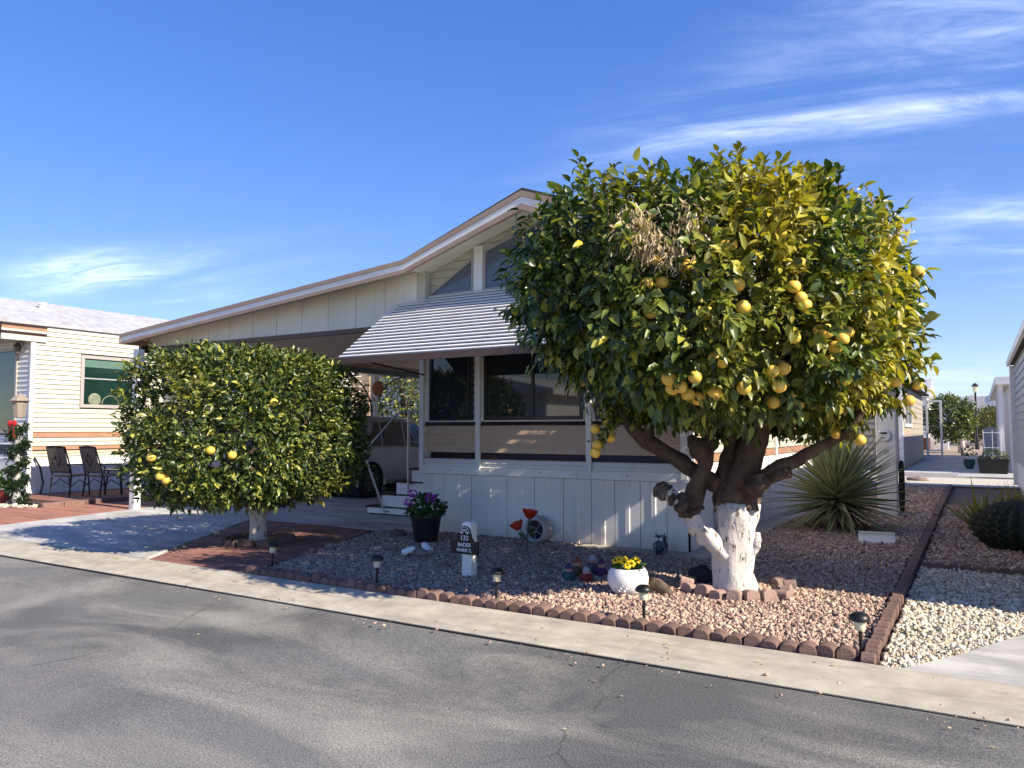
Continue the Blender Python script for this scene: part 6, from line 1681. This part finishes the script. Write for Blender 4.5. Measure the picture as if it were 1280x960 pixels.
def simple_tree(name, label, base, crown_c, crown_r, nleaf, L, m, trunk_r, tm='bark', group=None, lump=0.1, seed=1, yelk=0.0):
    t = thing(name, label, 'tree', base, group)
    MB().tube([base, (base[0], base[1], (base[2] + crown_c[2]) / 2), crown_c], [trunk_r, trunk_r * 0.85, trunk_r * 0.5], 10, 0.1).build('trunk', M[tm], t, smooth='all')
    for k in range(5):
        e = Vector(crown_c) + Vector((random.uniform(-0.6, 0.6) * crown_r[0], random.uniform(-0.6, 0.6) * crown_r[1], random.uniform(-0.1, 0.6) * crown_r[2]))
        MB().tube(branch_path((base[0], base[1], (base[2] + crown_c[2]) / 2), e, 0.15, 5, k), [trunk_r * 0.6 * (1 - 0.16 * i) for i in range(6)], 6).build('limb', M['bark'], t)
    C_ = Crown(crown_c, crown_r, 2.1, 2.2, lump, 4, seed)
    P, D, N, L_, W_, d, f = sprigs(C_, nleaf // 6, 6, L, 0.5, 0.5, 2.0, spread=L * 1.5)
    y_ = np.clip(vnoise(P, 1.5, seed), 0, 1) * yelk * rng.uniform(0, 1, len(P))
    leaves('crown', P, D, N, L_, W_, M[m], t, y_, simple=True)['kind'] = 'stuff'
    return t
bt = AY(1202, 563, 58); bc = AY(1187, 527, 58)
simple_tree('ball_tree', 'distant ball shaped citrus tree on a white trunk', (bt[0], 58, 0.0), (bt[0] - 0.62, 58, bc[2] + 0.15), (1.45, 1.45, 1.40), 7200, 0.19, 'hedge_leaf', 0.22, 'whitewash', lump=0.03, seed=31)
for k, (px, Y, w_, h_, lab) in enumerate(((1234, 86, 2.0, 3.3, 'olive tree with yellowing leaves behind the street lamp'), (1252, 92, 2.1, 3.5, 'tall olive tree beside the porch far behind'), (1218, 100, 2.0, 3.2, 'pale brownish tree behind the ball shaped tree'))):
    c_ = AY(px, 537, Y)
    simple_tree('far_tree', lab, (c_[0], Y, 0), (c_[0], Y, h_ * 0.6), (w_, w_, h_ * 0.44), 4200, 0.26, 'far_leaf', 0.2, lump=0.16, seed=40 + k, yelk=0.9)
# street lamp
c_ = AY(1221.5, 560, 68); lx = c_[0]; 
top = AY(1221, 478, 68)[2]
SLP = thing('street_lamp', 'black street lamp post with a pale lantern against the sky', 'street lamp', (lx, 68, 0))
MB().tube([(lx, 68, 0), (lx, 68, 0.9), (lx, 68, 1.0), (lx, 68, top - 0.75)], [0.16, 0.13, 0.085, 0.07], 10).build('pole', M['black_metal'], SLP, smooth=True)
MB().lathe([(0.10, top - 0.76), (0.13, top - 0.72), (0.21, top - 0.30), (0.19, top - 0.29)], 8, (lx, 68, 0)).build('lantern', M['frost'], SLP)
MB().lathe([(0.25, top - 0.31), (0.25, top - 0.27), (0.12, top - 0.12), (0.04, top - 0.06), (0.0, top)], 8, (lx, 68, 0)).build('cap', M['black_metal'], SLP)
# planter with trellis
c_ = G(1242, 592, 0.05); px_, py_ = c_[0], c_[1]
BP = thing('planter', 'large black rectangular planter with white wire trellis', 'planter', (px_, py_, 0.05))
MB().hexa([(px_ - 0.38, py_ - 0.2, 0.03), (px_ + 0.38, py_ - 0.2, 0.03), (px_ + 0.38, py_ + 0.2, 0.03), (px_ - 0.38, py_ + 0.2, 0.03),
           (px_ - 0.46, py_ - 0.24, 0.55), (px_ + 0.46, py_ - 0.24, 0.55), (px_ + 0.46, py_ + 0.24, 0.55), (px_ - 0.46, py_ + 0.24, 0.55)]).build('box', M['black_plastic'], BP, bevel=0.02)
for dx in (-0.22, 0.0, 0.22): MB().tube([(px_ + dx, py_, 0.5), (px_ + dx * 1.2, py_, 1.5)], 0.008, 5).build('trellis_bar', M['white_paint'], BP)
for zz in (0.9, 1.4): MB().tube([(px_ - 0.26, py_, zz), (px_ + 0.26, py_, zz)], 0.008, 5).build('trellis_bar', M['white_paint'], BP)
leaf_ball(BP, (px_, py_, 0.62), (0.42, 0.2, 0.22), 160, 0.09, m='far_leaf')
c_ = G(1212, 586, 0.05)
GP = thing('flower_pot', 'small green glazed pot on the far patio beside the planter', 'flower pot', (c_[0], c_[1], 0.05))
M['green_pot'] = mat('green_glaze', (0.04, 0.10, 0.075), 0.35)
MB().lathe([(0.0, 0.0), (0.11, 0.0), (0.20, 0.22), (0.18, 0.34), (0.19, 0.36), (0.0, 0.35)], 18, (c_[0], c_[1], 0.05)).build('pot', M['green_pot'], GP, smooth=True)
leaf_ball(GP, (c_[0], c_[1], 0.62), (0.28, 0.2, 0.26), 90, 0.09, m='far_leaf')
# high backed chair
cx_, cy_ = AY(1239, 560, 38)[0], 38.0
HC = thing('patio_chair', 'pale grey high backed patio chair behind the black planter', 'chair', (cx_, cy_, 0.05))
pr_ = [(-0.30, 0.45), (0.30, 0.45), (0.30, 1.35)] + [(0.30 * math.cos(t), 1.35 + 0.28 * math.sin(t)) for t in np.linspace(0.3, math.pi - 0.3, 8)] + [(-0.30, 1.35)]
M['chair_grey'] = mat('chair_grey', (0.42, 0.47, 0.52), 0.6, var=0.1)
MB().prism([(cx_ + a_, z_ ) for a_, z_ in pr_], 'y', cy_ + 0.2, cy_ + 0.24).build('backrest', M['chair_grey'], HC)
MB().box(cx_ - 0.32, cx_ + 0.32, cy_ - 0.3, cy_ + 0.2, 0.42, 0.47).build('seat', M['chair_grey'], HC)
for sx_ in (-0.3, 0.26):
    for sy_ in (-0.28, 0.16): MB().box(cx_ + sx_, cx_ + sx_ + 0.04, cy_ + sy_, cy_ + sy_ + 0.04, 0.05, 0.42).build('leg', M['chair_grey'], HC)
# row of homes far behind so that no bare horizon shows
MB_ = None
for k, (x_, y_, wd, lab) in enumerate(((-30, 60, 9, 'distant pale home behind the carport'),)):
    r = thing('distant_home', lab, 'house', (x_, y_, 0))
    MB().box(x_ - wd / 2, x_ + wd / 2, y_, y_ + 10, 0, 3).build('wall', M['siding_white'], r)
    MB().prism([(x_ - wd / 2 - 0.4, 3.0), (x_ + wd / 2 + 0.4, 3.0), (x_, 4.3)], 'y', y_ - 0.4, y_ + 10.4).build('roof', M['pale_roof'], r)
    window(r, 'x', y_, -1, x_ - 1, x_ + 1, 1.2, 2.3, M['white_paint'], M['glass'], 0.08)
# home and tree seen through the carport
BH = thing('back_home', 'white sided home seen through the carport behind the car', 'house', (-20, 27, 0))
MB().box(-27, -15.0, 26.02, 34, 0.0, 3.6).build('wall', M['siding_white'], BH)
siding(BH, 'x', 26.0, -1, -27, -15.0, 0.1, 3.6, 0.2, lambda z: M['siding_white'])
MB().prism([(-27.4, 3.6), (-14.6, 3.6), (-21, 4.4)], 'y', 25.6, 34.4).build('roof', M['pale_roof'], BH)
simple_tree('citrus_tree', 'sunlit citrus tree standing behind the carport', (-17.6, 21.5, 0), (-17.6, 21.5, 2.75), (1.6, 1.6, 1.5), 7800, 0.13, 'hedge_leaf', 0.12, seed=55, yelk=0.8)
LT = thing('lattice_screen', 'tan slatted screen behind the carport post', 'screen', (-17.0, 18, 0))
for k in range(20): MB().box(-18.6, -16.15, 18.0, 18.03, 0.15 + 0.16 * k, 0.15 + 0.16 * k + 0.135).build('slat', M['siding_tan'], LT)
for x_ in (-18.62, -16.17): MB().box(x_, x_ + 0.08, 18.032, 18.10, 0.0, 3.35).build('post', M['siding_tan'], LT)
# home across the street, mirrored in the front window
XH = thing('street_home', 'white sided home across the street mirrored in the front window', 'house', (-16, -9, 0))
MB().box(-19.5, -13.2, -14, -6.32, 0.0, 3.0).build('wall', M['siding_white'], XH)
siding(XH, 'x', -6.3, 1, -19.5, -13.2, 0.5, 2.75, 0.16, lambda z: M['siding_white'])
MB().prism([(-20, 2.9), (-12.7, 2.75), (-12.7, 2.95), (-16.3, 3.7), (-20, 3.1)], 'y', -14.4, -5.9).build('roof', M['white_paint'], XH)
# mountains
b = MB(); n = 360; vs = []; rr = np.random.default_rng(4); K = 7
def mnz(x, f, s): return mnoise.noise(Vector((x * f, s, 0.3)))
for i in range(n + 1):
    x_ = -1800 + 3600 * i / n
    h = 135 + 60 * mnz(x_, 0.0022, 1.7) + 38 * mnz(x_, 0.007, 4.1) + 18 * mnz(x_, 0.021, 8.3) + 8 * mnz(x_, 0.06, 2.2) + 52 * math.exp(-((x_ - 20) / 170) ** 2)
    for k in range(K):
        t = k / (K - 1); y_ = 4300 + 700 * t + 90 * mnz(x_ * 1.0 + 300 * k, 0.012, k * 3.3)
        vs.append((x_, y_, -30 + (h + 30) * (t ** 0.85) + (14 * mnz(x_, 0.03, 20 + k) if 0 < k < K - 1 else 0)))
fs = [(i * K + k, (i + 1) * K + k, (i + 1) * K + k + 1, i * K + k + 1) for i in range(n) for k in range(K - 1)]
b.add(vs, fs)
M['mountain'] = mat('mountain_rock', (0.21, 0.17, 0.145), 0.95, col2=(0.16, 0.13, 0.11), scale=0.012)
tag(b.build('mountains', M['mountain'], smooth='all'), 'hazy blue mountain ridge on the horizon', 'mountains', kind='structure')
# the air: one even haze over the whole place, sky outside it
hm = bpy.data.materials.new('haze_air'); hm.use_nodes = True; hn = hm.node_tree.nodes
for q in list(hn):
    if q.type == 'BSDF_PRINCIPLED': hn.remove(q)
pv = hn.new('ShaderNodeVolumePrincipled'); pv.inputs['Color'].default_value = (0.62, 0.77, 0.96, 1); pv.inputs['Density'].default_value = 0.000095
hm.node_tree.links.new(pv.outputs[0], hn['Material Output'].inputs['Volume'])
hz = MB().box(-2500, 2500, -320, 6100, -31, 330).build('haze', hm)
tag(hz, 'thin bluish haze in the air over the whole place', 'haze', kind='stuff')
